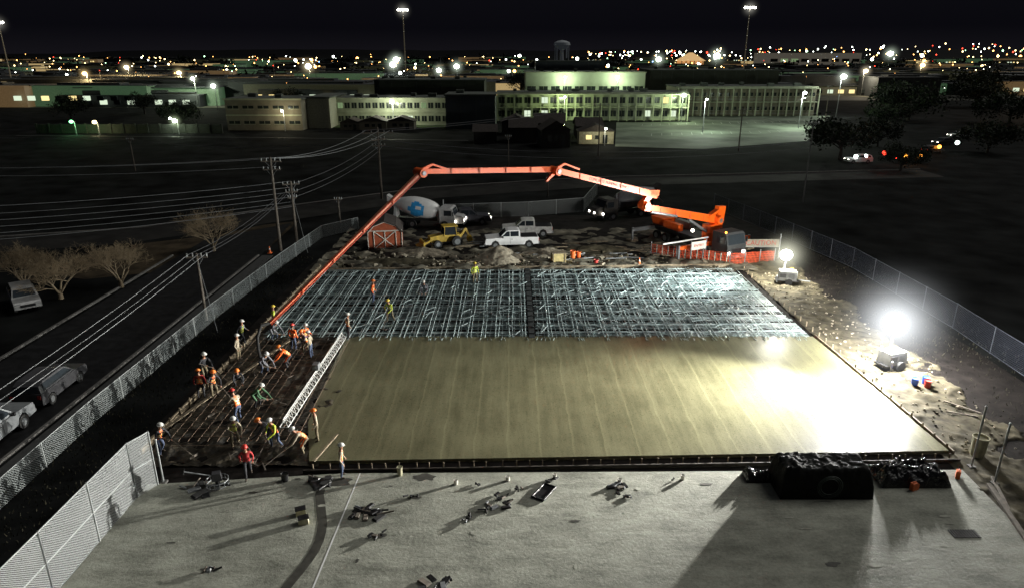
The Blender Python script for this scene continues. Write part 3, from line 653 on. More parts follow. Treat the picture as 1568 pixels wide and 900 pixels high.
def tarp(name,x,y,sx,sy,h,seed,m,amp=.18,sq=4.5):
    def z(X,Y):
        u=min(1,(1-abs(X-x)/sx)*sq); v=min(1,(1-abs(Y-y)/sy)*3.2)
        if u<=0 or v<=0: return .15
        k=min(u,v); return .15+h*(k**.6)*(1+.12*mnoise.noise(Vector((X*.9+seed,Y*.9,1))))+amp*k*mnoise.fractal(Vector((X*2.4+seed,Y*2.4,2)),.8,2,4)
    return grid(name,x-sx,x+sx,y-sy,y+sy,70,40,z,m)
tarpm=M('black_tarp',(.010,.011,.010),.85,var=.4,scale=3,bump=.5,spec=.25)
tarp('tarp_covered_machine',14.1,27.2,2.1,.95,1.4,3,tarpm,.14,9)
mb=MB(); dh=M('dark_hose',(.035,.05,.042),.6)
for rr_ in (.55,.48,.4):
  for i in range(24):
    a_=2*math.pi*i/24;b2=2*math.pi*(i+1)/24
    mb.cyl((14.1+rr_*math.cos(a_),26.22-.1*rr_,.85+rr_*math.sin(a_)),(14.1+rr_*math.cos(b2),26.22-.1*rr_,.85+rr_*math.sin(b2)),.022,dh,n=5)
mb.obj('coiled_hose')
shiny=M('crumpled_plastic',(.015,.015,.017),.25,var=.5,scale=5,bump=1.)
tarp('plastic_sheeting_pile',18.6,27.9,1.6,.8,.6,13,shiny,.4);tarp('plastic_sheeting_pile',11.6,27.9,.7,.4,.35,23,shiny,.3)
mb=MB();mb.box((21.5,25.2,.2),(.2,4.4,.12),woodp,rz=rad(-14));mb.box((22,26.2,.1),(.15,4,.1),woodp,rz=rad(-20));mb.box((25.4,34.8,.15),(.1,1.9,.06),woodp,rz=rad(40));mb.box((24.9,34.0,.15),(.1,1.5,.06),woodp,rz=rad(65));mb.obj('timber_planks')
mb=MB();mb.box((18.8,23.9,.155),(1.1,.5,.02),blackp)
for i in range(9): mb.box((18.35+i*.11,23.9,.17),(.03,.5,.02),blackp)
mb.obj('floor_grate')
def clutter(x,y,r,n,seed,name='tool_pile'):
    random.seed(seed); mb=MB()
    for i in range(n):
        a_=U(0,6.3); l=U(.15,.5)*r*1.4; k=random.choice([blackp,blackp,blackp,rubber,steel,woodp])
        cx,cy=U(-r,r)*.6,U(-r,r)*.35
        if R()<.35: mb.cyl((cx,cy,.06),(cx+l*math.cos(a_),cy+l*math.sin(a_),.1),.04,k,n=6)
        else: mb.box((cx,cy,.05+.03*i/n),(l,l*.5,.07),k,rz=a_,top=.8,rx=U(-.1,.1))
    mb.obj(name,(x,y,.152))
for i,(x,y,r,n) in enumerate([(-6.2,25.3,1.2,16),(-5.6,23.8,.45,6),(-1.9,24.9,.5,6),(-.7,25.7,.8,10),(-.4,26.4,.5,6),(.35,27,.35,4),(4.9,27.2,.7,9),(5.1,26.5,.5,6),(-8.7,27.7,1.2,10),(-4.4,26.4,.5,4),(-2.9,21.0,.9,10),(-1.6,27.3,.3,3),(1.9,27.7,.4,4),(7.5,27.7,.2,2),(-14.2,27.0,1.2,8),(-11.8,21.7,.5,5)]): clutter(x,y,r,n,i+40)
random.seed(99)
mb=MB()
for (x,y) in ((-9.15,25.2),(-8.85,24.6)): mb.box((x,y,.29),(.42,.3,.28),tan,rz=U(0,1),top=.9);mb.box((x,y,.44),(.45,.33,.03),blackp,rz=.4)
mb.obj('tool_box')
mb=MB()
for a_,b_ in (((.9,26.4),(1.5,27.4)),((1.5,27.4),(2.0,27.1)),((2.0,27.1),(1.4,26.1)),((1.4,26.1),(.9,26.4))): mb.cyl((a_[0],a_[1],.2),(b_[0],b_[1],.2),.05,blackp,n=6)
mb.box((1.45,26.75,.17),(1.15,.55,.03),blackp,rz=rad(60)); mb.obj('mat_frame')
for (x,y) in ((2.0,27.9),(5.0,27.5),(-2.6,27.4),(-.2,27.7),(8,27.8)):
    barrel('bucket',(x,y,.14),trim,.1,.24)
mb=MB(); 
for i in range(14):
    a_=2*math.pi*i/14;b2=2*math.pi*(i+1)/14
    for z in(.08,.3): mb.cyl((.5*math.cos(a_),.5*math.sin(a_),z),(.5*math.cos(b2),.5*math.sin(b2),z),.02,steel,n=5)
    mb.cyl((.5*math.cos(a_),.5*math.sin(a_),.08),(.5*math.cos(a_),.5*math.sin(a_),.3),.015,steel,n=4)
for i in range(4): mb.box((.25*math.cos(i*1.57),.25*math.sin(i*1.57),.05),(.45,.14,.02),steel,rz=i*1.57)
mb.box((0,0,.5),(.45,.4,.35),gp,top=.8); mb.cyl((0,0,.1),(0,0,.4),.1,blackp);mb.cyl((.1,0,.5),(1.3,.0,1.0),.03,steel);mb.cyl((1.3,-.25,1.0),(1.3,.25,1.0),.025,rubber)
mb.obj('power_trowel',(-13.6,27.35,.14),rad(200))

# ------------------------------------------------------------------ people
def mkpose(kind):
    if kind=='stand': pel=(0,0,.94);L_=4;kn=[(-.13,-.02,.5),(.14,-.03,.5)];an=[(-.14,.03,.09),(.17,.02,.09)];hd=[(-.28,-.12,.84),(.27,-.16,.86)];el=[(-.29,.03,1.12),(.29,.02,1.12)];tool=None
    if kind=='walk': pel=(0,0,.93);L_=10;kn=[(-.1,-.2,.52),(.1,.06,.5)];an=[(-.1,-.22,.09),(.1,.34,.14)];hd=[(-.26,.1,.88),(.24,-.32,.98)];el=[(-.28,.1,1.13),(.28,-.04,1.13)];tool=None
    if kind=='bend': pel=(0,.18,.85);L_=52;kn=[(-.16,-.06,.48),(.17,-.1,.48)];an=[(-.18,.08,.09),(.2,-.02,.09)];hd=[(-.12,-.62,.62),(.14,-.78,.52)];el=[(-.27,-.38,.86),(.27,-.46,.8)];tool=1
    if kind=='rake': pel=(0,.06,.9);L_=22;kn=[(-.16,-.12,.5),(.17,.0,.48)];an=[(-.18,-.1,.09),(.2,.2,.09)];hd=[(-.1,-.4,1.0),(.14,-.58,.82)];el=[(-.3,-.15,1.1),(.3,-.24,1.05)];tool=1
    if kind=='squat': pel=(0,.15,.45);L_=35;kn=[(-.2,-.2,.55),(.22,-.2,.5)];an=[(-.17,.06,.09),(.18,.1,.09)];hd=[(-.15,-.55,.25),(.17,-.6,.3)];el=[(-.27,-.3,.55),(.28,-.32,.55)];tool=None
    p=Vector(pel); l=rad(L_); up=Vector((0,-math.sin(l),math.cos(l)))
    V=[];E=[];RR=[];lab=[]
    def add(pos,r,par=None,label=None):
        V.append(Vector(pos)); RR.append(r if isinstance(r,tuple) else (r,r))
        if par is not None: E.append((par,len(V)-1)); lab.append(label)
        return len(V)-1
    a=add(p,(.15,.11)); b=add(p+up*.2,(.145,.10),a,'torso'); c=add(p+up*.38,(.17,.115),b,'torso'); d=add(p+up*.5,(.09,.08),c,'torso')
    l2=l*.45; hu=Vector((0,-math.sin(l2),math.cos(l2)))
    nk=add(p+up*.55+hu*.02,.055,d,'head'); h1=add(V[nk]+hu*.09+Vector((0,-.015,0)),.07,nk,'head'); h2=add(V[h1]+hu*.09,.085,h1,'head'); h3=add(V[h2]+hu*.06,.065,h2,'head')
    for s_,i in((-1,0),(1,1)):
        hp_=add(p+Vector((s_*.1,0,-.06)),.09,a,'leg'); k=add(kn[i],.066,hp_,'leg'); m_=add(Vector(kn[i]).lerp(Vector(an[i]),.35),.06,k,'leg'); n_=add(an[i],.045,m_,'leg'); t=add(Vector(an[i])+Vector((s_*.02,-.16,-.045)),.036,n_,'foot')
        sh=add(p+up*.47+Vector((s_*.19,0,0)),.065,c,'sleeve'); e_=add(el[i],.047,sh,'sleeve'); w_=add(V[e_].lerp(Vector(hd[i]),.93),.032,e_,'fore'); q=add(hd[i],(.038,.028),w_,'hand')
    me=bpy.data.meshes.new('sk'); me.from_pydata(V,E,[]); o=bpy.data.objects.new('sk',me); COL.objects.link(o)
    md=o.modifiers.new('s','SKIN'); md.use_smooth_shade=True
    sv=me.skin_vertices[0].data
    for i,r in enumerate(RR): sv[i].radius=r
    sv[0].use_root=True
    ss=o.modifiers.new('u','SUBSURF'); ss.levels=2
    dg=bpy.context.evaluated_depsgraph_get(); m2=bpy.data.meshes.new_from_object(o.evaluated_get(dg)); bpy.data.objects.remove(o)
    mb=MB(); mats=[M('slot%d'%i,(.5,.5,.5)) for i in range(9)]
    for m in mats: mb.mat(m)
    idx={'leg':0,'torso':1,'sleeve':3,'fore':3,'hand':4,'head':4,'foot':5}
    segs=[(V[x],V[y]) for x,y in E]
    mb.v=[tuple(v.co) for v in m2.vertices]
    for f in m2.polygons:
        ctr=f.center; best=9;bi=0
        for i,(x,y) in enumerate(segs):
            dxy=y-x; t=max(0,min(1,(ctr-x).dot(dxy)/max(1e-6,dxy.length_squared))); dd=(ctr-(x+dxy*t)).length
            if dd<best: best=dd;bi=i
        k=idx[lab[bi]]
        if k==1 or (lab[bi]=='leg' and (ctr-p).dot(up)>-.02):
            hgt=(ctr-p).dot(up); k=1 if hgt>.0 else 0
            if .08<hgt<.13 or .2<hgt<.25 or (.07<abs(ctr.x)<.11 and hgt>.2): k=2
        mb.f.append(list(f.vertices)); mb.mi.append(k); mb.sm.append(True)
    hc=V[h2]
    S_=Matrix.Translation(hc)@Matrix.Rotation(l2,4,'X')
    mb.T=S_
    mb.ball((0,.0,.045),.125,mats[6],(1,1.15,1.0),16,6,half=True); mb.cyl((0,-.02,.04),(0,-.02,.055),.15,mats[6],n=16)
    mb.ball((0,.03,-.0),.088,mats[7],(1,.9,1),10,6)
    mb.cyl((0,-.085,.0),(0,-.115,-.035),.012,mats[4],.016,n=6)
    for s_ in(-1,1): mb.ball((s_*.09,0,-.02),.025,mats[4],(.5,1,1.3),6,4); mb.ball((s_*.032,-.083,.0),.012,mats[7],(1,.5,.7),6,4)
    mb.cyl((-.025,-.083,-.065),(.025,-.083,-.065),.006,mats[7],n=4)
    mb.T=Matrix.Identity(4)
    for s_,i in((-1,0),(1,1)):
        h=Vector(hd[i]); e_=Vector(el[i]); dr=(h-e_).normalized(); sd_=dr.cross(Vector((0,1,.2))).normalized(); nn=sd_.cross(dr)
        for k,ln in enumerate((.065,.08,.085,.075)):
            b0=h+dr*.01+sd_*((k-1.5)*.019); m1=b0+dr*ln*.6; m3=m1+dr*ln*.35-nn*ln*.35
            mb.cyl(b0,m1,.010,mats[4],.009,n=5);mb.cyl(m1,m3,.009,mats[4],.007,n=5)
        t0=h+sd_*(-.02*s_); t1=t0-sd_*.04*s_+dr*.03; mb.cyl(t0,t1,.012,mats[4],.010,n=5); mb.cyl(t1,t1+dr*.03,.010,mats[4],.008,n=5)
    if tool:
        A_=Vector(hd[0]);B_=Vector(hd[1]);d_=(B_-A_).normalized()
        top=A_-d_*.4; bot=Vector((B_.x+.15,B_.y-.95,.05))
        mb.cyl(top,B_,.017,mats[8],n=6); mb.cyl(B_,bot,.017,mats[8],n=6); mb.box(bot,(.5,.05,.1),mats[8])
    me=bpy.data.meshes.new('person_'+kind); me.from_pydata(mb.v,[],mb.f)
    for m in mats: me.materials.append(m)
    me.polygons.foreach_set('material_index',mb.mi); me.polygons.foreach_set('use_smooth',mb.sm); me.update()
    return me
POSES={k:mkpose(k) for k in('stand','walk','bend','rake','squat')}
def cl(n,c): return M('cloth_'+n,c,.85,var=.2,scale=12)
VO=M('cloth_orange_vest',(.95,.16,.02),.6,var=.1); VY=M('cloth_yellow_vest',(.5,.6,.05),.6,var=.1)
VR=cl('red',(.4,.03,.03)); VW=cl('beige',(.35,.30,.22)); VG=cl('green',(.06,.14,.07)); VK=cl('grey',(.16,.16,.18)); JN=cl('jeans',(.06,.08,.14)); KH=cl('khaki',(.16,.13,.08)); DK=cl('dark',(.03,.03,.035))
REF=M('reflective_tape',(.7,.65,.3),.3); SK=M('skin',(.35,.18,.11),.5,var=.08); BT=cl('boots',(.05,.035,.025)); HR=cl('hair',(.02,.015,.01))
HW=M('hat_white',(.55,.55,.52),.4);HO=M('hat_orange',(.8,.2,.03),.4);HY=M('hat_yellow',(.6,.45,.05),.4);HB=M('hat_red',(.5,.04,.03),.4)
def person(x,y,pose,rz,vest,hat=HW,leg=JN,slv=DK,stripe=True,z=.2):
    me=POSES[pose].copy()
    for i,m in enumerate((leg,vest,REF if stripe else vest,slv,SK,BT,hat,HR,woodp)): me.materials[i]=m
    o=bpy.data.objects.new('construction_worker',me); COL.objects.link(o); o.location=(x,y,z-.02); o.rotation_euler=(0,0,rad(rz)); s=U(.98,1.07); o.scale=(s*1.08,s*1.08,s)
P=person
P(-8.0,28.0,'stand',100,VO,HW,JN,VW,z=.14); P(-12.4,28.0,'walk',20,VR,HB,DK,VR,False,.14)
P(-10.4,30.0,'bend',-60,VO,HW,KH,VW); P(-10.0,31.2,'stand',-70,VW,HO,KH,VW,False); P(-11.9,30.5,'rake',-30,VO,HW,JN,VY)
P(-12.4,30.9,'bend',-60,DK,HO,DK,DK,False); P(-14.0,30.6,'rake',40,VY,HW,KH,VW); P(-14.8,33.2,'rake',-120,VO,HB,JN,VW)
P(-17.4,29.9,'rake',70,VO,HW,JN,DK); P(-14.3,34.7,'bend',80,VG,HW,DK,VG,False); P(-17.2,35.9,'rake',50,VO,HO,KH,DK)
P(-17.9,35.8,'stand',200,VO,HO,DK,VR); P(-14.2,39.9,'bend',-70,VO,HO,DK,VO); P(-15.4,39.1,'bend',60,VK,HW,JN,VK,False)
P(-17.7,41.0,'stand',90,VW,HW,KH,VW,False); P(-14.6,42.6,'stand',160,VO,HB,JN,VO); P(-13.9,43.0,'walk',60,VO,HW,JN,VO); P(-13.6,42.0,'rake',-40,VO,HO,KH,VK)
P(-13.1,41.4,'stand',-90,VW,HW,JN,VW,False); P(-11.4,44.6,'stand',120,VO,HW,DK,VW,z=.25); P(-11.0,51.7,'stand',90,VO,HO,JN,VO,z=.25)
P(-9.0,47.8,'rake',-20,VK,HY,KH,VY,z=.25); P(-7.2,53.8,'squat',0,VK,HW,DK,VK,False,.25); P(-3.2,56.8,'stand',30,VY,HY,KH,VY,z=.25)
P(-17.0,46.0,'stand',120,VY,HY,DK,VY,z=.3); P(-18.4,43.6,'walk',80,VY,HW,DK,VK); P(-16.4,37.4,'squat',30,DK,HO,DK,DK,False); P(-16.5,44.4,'bend',60,VK,HW,JN,VK,False)
P(-18.9,38.6,'rake',60,DK,HW,KH,DK,False,.02)

# ------------------------------------------------------------------ trees
def bare_tree(loc,h,seed,spread=1.):
    random.seed(seed); mb=MB(); bk=M('bark_pale',(.22,.17,.11),.9); tw=M('twigs',(.22,.165,.10),.9)
    def br(p,d,l,r,k):
        q=p+d*l; mb.cyl(p,q,r,bk if k<3 else tw,r*.7,n=5 if k<2 else 3,caps=False)
        if k>=7: return
        for i in range(3 if k<6 else 2):
            nd=(d+Vector((U(-1,1)*spread,U(-1,1)*spread,U(-.3,.55)))*.8).normalized()
            br(p+d*l*U(.5,1),nd,l*U(.66,.88),max(.007,r*.56),k+1)
    for i in range(4):
        a_=i*1.57+U(-.4,.4); br(Vector((0,0,h*.06)),Vector((math.cos(a_)*.7,math.sin(a_)*.7,1)).normalized(),h*.23,.09,1)
    mb.cyl((0,0,0),(0,0,h*.12),.2,bk,.15,n=8)
    random.seed(seed+1); return mb.obj('bare_tree',loc)
bare_tree((-36.9,53.4,0),6.0,5,1.5); bare_tree((-33.5,56.3,0),5.8,15,1.4); bare_tree((-30.2,67.7,0),6.6,25,1.5); bare_tree((-41.5,56,0),5.6,35,1.4)
def leafy(loc,h,w,seed,n=3200,name='tree'):
    random.seed(seed); mb=MB(); bk=M('bark_dark',(.03,.024,.02),.9)
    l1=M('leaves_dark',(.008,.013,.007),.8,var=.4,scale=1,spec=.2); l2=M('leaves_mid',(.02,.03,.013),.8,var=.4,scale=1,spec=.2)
    mb.cyl((0,0,0),(0,0,h*.45),h*.045,bk,h*.025,n=8)
    cl_=[]
    for i in range(22):
        a_=U(0,6.28);r=w/2*math.sqrt(R())*.85; z=h*(.42+.45*R()*(1-(r/(w/2))**2*.6)); c_=Vector((r*math.cos(a_),r*math.sin(a_),z)); cl_.append((c_,U(.1,.2)*w))
        mb.cyl((0,0,h*U(.2,.4)),c_,h*.015,bk,h*.004,n=4,caps=False)
    for i in range(n):
        c_,r=random.choice(cl_); v=Vector((random.gauss(0,1),random.gauss(0,1),random.gauss(0,.7))).normalized()*r*U(.5,1.05); p=c_+v; s_=w*.015*U(.6,1.5)
        a1=Vector((U(-1,1),U(-1,1),U(-1,1))).normalized()*s_;b1=Vector((U(-1,1),U(-1,1),U(-1,1))).normalized()*s_
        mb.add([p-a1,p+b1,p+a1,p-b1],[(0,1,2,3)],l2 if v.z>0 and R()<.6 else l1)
    return mb.obj(name,loc)
for i,(x,y,h,w) in enumerate([(61.5,131,8.2,15),(117,210,11,22),(206,320,13,26),(-130,210,7.5,12),(-120,233,7,10),(-86,183,8.2,11),(-96,207,6,8),(78,150,6,9),(170,262,10,20),(100,190,7,13),(130,240,9,18),(-78,250,8,12),(-152,280,9,14),(4,330,12,14),(66,118,5,8),(140,200,9,20),(95,140,6,12),(-72,222,6,9)]): leafy((x,y,0),h,w,i+60)

# ------------------------------------------------------------------ school & background
brick=M('school_tan',(.15,.135,.10),.85,var=.2,scale=.5); brickd=M('school_dark',(.055,.062,.045),.85,var=.2,scale=.3); slate=M('slate_metal',(.04,.05,.06),.6,var=.2,scale=.4)
cream=M('school_cream',(.30,.32,.23),.8,var=.2,scale=.5); roofw=M('flat_roof',(.10,.11,.10),.9,var=.3,scale=.2,spec=.1); win=M('window_dark',(.02,.025,.025),.2)
wing=emitm('window_green',(.55,.8,.4),.3); winw=emitm('window_warm',(1,.78,.33),1.4); winb=emitm('window_bright',(.85,1,.75),.9)
def building(name,x0,x1,y,d,h,wall,floors=1,nx=10,lit=.1,cols=False,roof=roofw,wh=.45,rz=0,wins=True):
    e=empty(name,((x0+x1)/2,y,0),rz); mb=MB(); w=x1-x0
    mb.box((0,d/2,h/2),(w,d,h),wall); mb.box((0,d/2,h+.15),(w+.6,d+.6,.3),roof); mb.box((0,-.32,h+.15),(w+.7,.06,.42),cream if wins else roofw)
    for k in range(int(w/7)): mb.box((-w/2+4+k*7+U(-2,2),d*U(.3,.7),h+.7),(U(1,2.4),U(1,2),U(.6,1.2)),roof)
    if not wins:
        for k in range(1,int(w/4)): mb.box((-w/2+k*4,-.03,h/2),(.12,.06,h*.98),roofw)
    mb.obj('walls',parent=e); mb=MB()
    if wins:
        fh=h/floors; cw=w/nx
        for f in range(floors):
            for i in range(nx):
                cx=-w/2+(i+.5)*cw; cz=f*fh+fh*.52
                m=random.choice((wing,winb,winw)) if R()<lit else win
                mb.box((cx,-.02,cz),(cw*.72,.06,fh*wh),m)
                mb.box((cx,-.07,cz),(.08,.04,fh*wh),cream); mb.box((cx,-.08,cz-fh*wh/2-.06),(cw*.78,.14,.1),cream)
        for f in range(1,floors): mb.box((0,-.1,f*fh),(w,.2,.3),cream)
        if cols:
            mb.box((0,-1.3,h-.1),(w,2.6,.3),cream)
            for f in range(1,floors): mb.box((0,-1.3,f*fh+.01),(w,2.6,.25),cream)
            for i in range(nx+1): mb.box((-w/2+i*cw,-2.5,h/2-.15),(.35,.35,h-.3),cream)
            for f in range(floors): mb.box((0,-2.55,f*fh+.95),(w,.05,.08),steel)
        mb.obj('windows_and_trim',parent=e)
    return e
random.seed(5)
building('school_wing',-73.4,-54,183,14,7.6,brick,2,5,.0,wh=.2)
building('school_wing',-53.9,-48,188,20,7.7,M('school_white',(.28,.28,.21),.8),1,1,0,wins=False)
building('school_classrooms',-48,-17.5,196,14,7.0,cream,2,16,.12,wh=.42)
building('school_block',-17.4,-4.4,187,14,8.4,slate,1,1,0,wins=False)
building('school_classrooms',-4.3,51.4,211,14,7.6,cream,2,22,.18,cols=True)
building('school_wing',52,96,227,16,8.6,brick,2,18,.0,cols=True,wh=.25)
building('school_gymnasium',4.7,46,250,24,12.4,M('gym_wall',(.36,.39,.30),.8,var=.2,scale=.2),1,10,.0,wh=.25)
building('school_hall',-43,-9,234,20,10.4,brickd,1,1,0,wins=False)
building('school_stage_house',9,35,276,18,15.8,slate,1,1,0,wins=False)
building('school_annex',52,100,272,24,12.6,brickd,1,1,0,wins=False); building('school_annex',-50,-10,262,14,9.5,brickd,1,1,0,wins=False)
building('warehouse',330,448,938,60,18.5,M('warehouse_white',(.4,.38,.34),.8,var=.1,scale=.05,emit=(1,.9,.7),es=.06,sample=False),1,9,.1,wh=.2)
def house(name,x,y,w,d,h,wall,rz=0,lit=0):
    e=empty(name,(x,y,0),rz); mb=MB(); mb.box((0,0,h*.32),(w,d,h*.64),wall)
    mb.prism([(-w/2-.3,h*.64),(w/2+.3,h*.64),(0,h)],-d/2-.3,d/2+.3,roofm); 
    mb.box((-w*.22,-d/2-.02,h*.35),(w*.16,.06,h*.22),winw if lit else win); mb.box((w*.25,-d/2-.02,h*.25),(w*.14,.06,h*.45),win); mb.box((w*.02,-d/2-.02,h*.35),(w*.12,.06,h*.2),win)
    mb.obj('body',parent=e)
wallh=M('siding_brown',(.065,.06,.05),.8); wallw=M('siding_white',(.38,.36,.25),.8)
for (x,y,w,d,h,m,l,rz) in [(8.9,152,6,7,5.6,wallh,0,.1),(2.5,160,6.5,6,5.2,wallh,0,1.57),(9,170,9,7,5.4,wallh,0,1.5),(1,175,7,6,4.8,wallh,0,0),(-6,158,5,5,4.0,wallh,0,1.6),(18.5,157,7.6,5,4.2,wallw,1,0),(18,168,9,6,4.6,wallh,0,1.57),(-36,186,7,5,3.4,brick,0,0),(-29,187,7,5,3.4,brick,0,0),(-42,186,5,5,3.0,wallh,0,0)]: house('portable_house',x,y,w,d,h,m,rz,l)
mb=MB(); bw=M('block_wall',(.035,.04,.032),.9); mb.box((-95,176,1.1),(46,.3,2.2),bw)
for i in range(16): mb.box((-118+i*3.06,175.8,1.2),(.4,.3,2.4),bw)
mb.obj('block_wall')
lot=M('parking_asphalt',(.11,.13,.10),.8,var=.6,scale=.12,detail=8,spec=.2)
sheet('parking_lot',[(22,150),(40,146),(67,160),(101,226),(52,224),(52,205),(30,204)],.05,lot)
mb=MB(); bm=M('bay_paint',(.3,.31,.29),.7)
for i in range(20): mb.box((36+i*2.6,196+i*.6,.09),(.12,5,.01),bm,rz=-.2)
for i in range(14): mb.box((34+i*2.6,172+i*.6,.09),(.12,5,.01),bm,rz=-.2)
mb.obj('parking_bay_markings')
sheet('school_lawn',[(-48,190),(-18,190),(-18,195.8),(-48,195.8)],.05,M('lawn',(.05,.075,.03),.9,var=.3,spec=.1))
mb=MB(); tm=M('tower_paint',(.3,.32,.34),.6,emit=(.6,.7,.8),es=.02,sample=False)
mb.rev((0,0,24),(0,0,43),[(0,0),(.02,5),(.25,13),(.5,17),(.75,16),(.92,9),(1,0)],tm,20); mb.cyl((0,0,0),(0,0,26),4,tm,3.2,n=14)
for i in range(8): a_=i*.785; mb.cyl((14*math.cos(a_),14*math.sin(a_),0),(14*math.cos(a_),14*math.sin(a_),32),.7,tm,n=6)
mb.obj('water_tower',(102,1500,0))
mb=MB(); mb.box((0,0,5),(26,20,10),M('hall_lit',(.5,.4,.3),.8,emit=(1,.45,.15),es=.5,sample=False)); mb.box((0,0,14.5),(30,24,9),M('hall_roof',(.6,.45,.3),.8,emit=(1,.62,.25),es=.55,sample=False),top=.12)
for i in range(6): mb.box((-12+i*4.8,-10.2,5),(.8,.6,10),roofw)
mb.obj('lit_hall',(205,840,0))
mastl=emitm('mast_lamp',(1,.97,.85),30)
def mast(x,y,h,w,k=1.):
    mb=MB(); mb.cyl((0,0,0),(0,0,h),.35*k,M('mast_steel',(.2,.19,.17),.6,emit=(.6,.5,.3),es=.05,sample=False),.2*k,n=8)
    mb.box((0,0,h),(w,.4,.4),galv)
    for i in range(5): mb.ball((-w/2+w*i/4,-.4,h+.3),.6*k,mastl,(1,1,.85),8,5); mb.cyl((-w/2+w*i/4,0,h),(-w/2+w*i/4,-.4,h+.3),.12,steel,n=5)
    o=mb.obj('high_mast_light',(x,y,0)); glare_halo(o,(0,-.4,h),7*k,.12,(1,.97,.85))
mast(-74,506,46,6,1.3); mast(144.5,454,44.5,6,1.2); mast(-215,311,30.6,4,.9)
sl=emitm('street_lamp_glow',(.9,1,.85),28)
def street_lamp(x,y,h,r=.5,W=0,col=(.85,1,.8),m=sl):
    e=empty('street_lamp',(x,y,0)); mb=MB(); mb.cyl((0,0,0),(0,0,h),.12,steel,.07,n=6); mb.cyl((0,0,h-.1),(0,-1.2,h+.2),.05,steel,n=5); mb.obj('post',parent=e)
    mb=MB(); mb.ball((0,-1.2,h+.1),r,m,(1,1,.8),10,6); mb.obj('lamp',parent=e)
    if r>=.55: glare_halo(e,(0,-1.2,h+.1),r*5,.5/r,col)
    if W:
        l=bpy.data.lights.new('lamp_light','POINT'); l.energy=W;l.color=col;l.shadow_soft_size=.5; o=bpy.data.objects.new('bulb',l); COL.objects.link(o); o.parent=e; o.location=(0,-1.2,h-.7)
slw=emitm('warm_lamp',(1,.85,.4),14); slo=emitm('sodium_lamp',(1,.55,.16),14)
street_lamp(76,188,9,.5,10000); street_lamp(48,178,8,.3,6000); street_lamp(-32,192,6.5,.6,3500,(.95,1,.75)); street_lamp(49,206,7.4,.6,4500,(.8,1,.6)); street_lamp(15,205,7,.3,3500,(.8,1,.5))
street_lamp(101,222,12,.9,7000,(.9,1,.85)); street_lamp(18,247,11,.4,3500,(.8,1,.65));street_lamp(36,247,11,.4,3500,(.8,1,.65)); street_lamp(-58,181,5,.3,900,(1,.9,.6));street_lamp(20,152,3.6,.25,500,(1,.95,.7))
street_lamp(-106,172,3.2,.45,500,(.3,1,.4),emitm('green_lamp',(.2,1,.35),9)); street_lamp(-101,173,3,.5,500,(1,.9,.5),slw); street_lamp(-84,176,3.6,.35,300); street_lamp(-82,174,3.2,.55,400,(.8,1,.6))
street_lamp(-115,262,10,.7,9000,(.9,1,.7)); street_lamp(-103,250,8,.8); street_lamp(-137,300,11,.9,9000,(1,.8,.4),slw); street_lamp(-30,300,12,1.0); street_lamp(-25,330,13,1.2); street_lamp(120,430,17,1.9); street_lamp(-68,430,15,1.7); street_lamp(66,330,16,1.2);street_lamp(-92,330,13,1.3,12000,(1,.85,.5));street_lamp(-62,380,13,1.6)
street_lamp(-170,290,11,.9,12000,(1,.7,.3),slo); street_lamp(-190,360,12,1.1,15000,(1,.8,.45),slw); street_lamp(160,330,11,1.0,12000,(1,.85,.6),slw); street_lamp(236,420,12,1.3,12000,(1,.75,.4),slo); street_lamp(180,240,9,.6,4000,(1,.6,.3),slo); street_lamp(330,640,18,2.4)
cp=M('city_paving',(.06,.06,.05),.8,var=.6,scale=.06,detail=8,spec=.1)
sheet('city_pavement',[(-260,260),(-90,260),(-90,440),(-330,440)],.06,cp)
sheet('city_pavement',[(120,300),(260,300),(340,460),(120,460)],.06,cp)
# ------------------------------------------------------------------ city
random.seed(11)
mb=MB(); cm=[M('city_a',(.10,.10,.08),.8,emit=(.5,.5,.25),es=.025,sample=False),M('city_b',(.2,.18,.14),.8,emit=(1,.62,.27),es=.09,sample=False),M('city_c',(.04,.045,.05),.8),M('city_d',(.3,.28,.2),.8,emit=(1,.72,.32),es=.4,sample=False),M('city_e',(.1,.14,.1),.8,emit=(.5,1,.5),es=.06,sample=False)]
for i in range(760):
    y=1/U(1/1900,1/270); x=U(-.85,.85)*y
    if -60<x<118 and y<330: continue
    if x>0 and y<330 and x<230: continue
    w=U(8,42)*(1+y/900);h=U(4,9)
    rz=U(-.1,.1)
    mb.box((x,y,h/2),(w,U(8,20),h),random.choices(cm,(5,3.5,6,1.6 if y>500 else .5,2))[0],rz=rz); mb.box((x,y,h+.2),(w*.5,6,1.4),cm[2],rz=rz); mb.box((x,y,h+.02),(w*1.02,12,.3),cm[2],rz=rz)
    if R()<.45:
        for k in range(int(w/5)): mb.box((x-w/2+k*5+2,y-11,h*.45),(2.2,1,1.6),random.choice((winw,winb,win)))
mb.obj('city_buildings')
mb=MB()
lm=[emitm('cl_white',(.92,1,.9),14),emitm('cl_warm',(1,.74,.32),11),emitm('cl_orange',(1,.45,.12),9),emitm('cl_green',(.5,1,.55),8),emitm('cl_red',(1,.06,.03),6),emitm('cl_blue',(.25,.45,1),8)]
post=M('lamp_post',(.06,.06,.06))
for i in range(820):
    y=1/U(1/2600,1/270)
    x=U(-.85,.85)*y
    if x>-60 and x<235 and y<330: continue
    if y<420 and R()<.5: continue
    h=U(3,11) if R()<.8 else U(10,15)
    big=R()<.11
    r=y*U(.0003,.0009)*(2.6 if big else 1)
    m=random.choices(lm,(8,5,2,1,0,0) if big else (4,7,6,1.2,1.4,.3))[0]
    mb.ball((x,y,h),r,m,(1,1,1),6,4)
    if y<900: mb.cyl((x,y,0),(x,y,h),.12,post,n=4,caps=False)
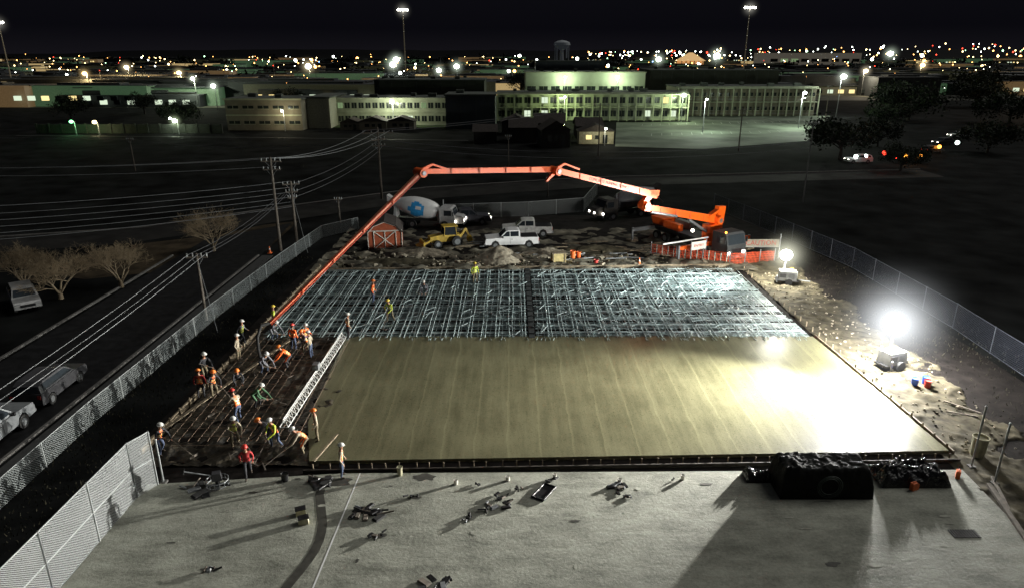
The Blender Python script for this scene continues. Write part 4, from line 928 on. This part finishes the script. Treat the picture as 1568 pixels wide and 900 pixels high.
for i in range(230):
    y=U(2400,3400); x=U(.1,.86)*y; mb.ball((x,y,U(10,60)*(x/y+.25)),U(1.2,3.2),random.choices(lm,(6,5,4,1,1,0))[0],(1,1,1),6,4)
mb.obj('city_lights')
mb=MB(); ld=M('far_leaves',(.006,.009,.005),.9,spec=.1)
for i in range(330):
    y=1/U(1/1500,1/380); x=U(-.85,.85)*y
    if x>-100 and x<120 and y<420: continue
    if 150<x<260 and y<840: continue
    r=U(2.5,4.5)*(1+y/1300)
    for k in range(60):
        v=Vector((random.gauss(0,.55),random.gauss(0,.4),random.gauss(0,.38)))*r+Vector((x,y,r*.95)); s_=r*U(.12,.3)
        a1=Vector((U(-1,1),U(-1,1),U(-1,1))).normalized()*s_;b1=Vector((U(-1,1),U(-1,1),U(-1,1))).normalized()*s_
        mb.add([v-a1,v+b1,v+a1,v-b1],[(0,1,2,3)],ld)
mb.obj('distant_tree_line')
grid('far_hills',-6000,6000,3500,6500,80,20,lambda x,y:-5+max(0,(y-3500)/3000)*max(0,40+30*x/6000+lump(x,y,.0008,40)),M('hill_dark',(.004,.004,.005),1,spec=.05))

# ------------------------------------------------------------------ light & world
w=bpy.data.worlds.new('World'); bpy.context.scene.world=w; w.use_nodes=True
N=w.node_tree.nodes; L=w.node_tree.links; bg=N['Background']
tc=N.new('ShaderNodeTexCoord'); sx=N.new('ShaderNodeSeparateXYZ'); L.new(tc.outputs['Generated'],sx.inputs[0])
cr=N.new('ShaderNodeValToRGB'); L.new(sx.outputs['Z'],cr.inputs['Fac']); el=cr.color_ramp.elements
el[0].position=0; el[0].color=(.0065,.006,.008,1); el[1].position=1; el[1].color=(.03,.032,.035,1)
k=el.new(.03); k.color=(.0028,.0027,.0042,1); k=el.new(.2); k.color=(.006,.006,.008,1)
L.new(cr.outputs[0],bg.inputs['Color']); bg.inputs['Strength'].default_value=1
s=bpy.data.lights.new('fill_sun','SUN'); s.energy=1.05; s.angle=rad(35); s.color=(1,.99,.92)  # broad soft fill added to lift the dark site evenly, no moon seen
o=bpy.data.objects.new('fill_sun',s); COL.objects.link(o); o.rotation_euler=(rad(-18),rad(42),0)
c=bpy.data.cameras.new('camera'); c.lens=24.34; c.sensor_width=36; c.clip_end=20000; c.clip_start=.3
o=bpy.data.objects.new('camera',c); COL.objects.link(o); o.location=(0,0,19); o.rotation_euler=(math.pi/2-math.atan(369/1060),0,0)
sc=bpy.context.scene; sc.camera=o
sc.view_settings.view_transform='Standard'; sc.view_settings.look='None'; sc.view_settings.exposure=0
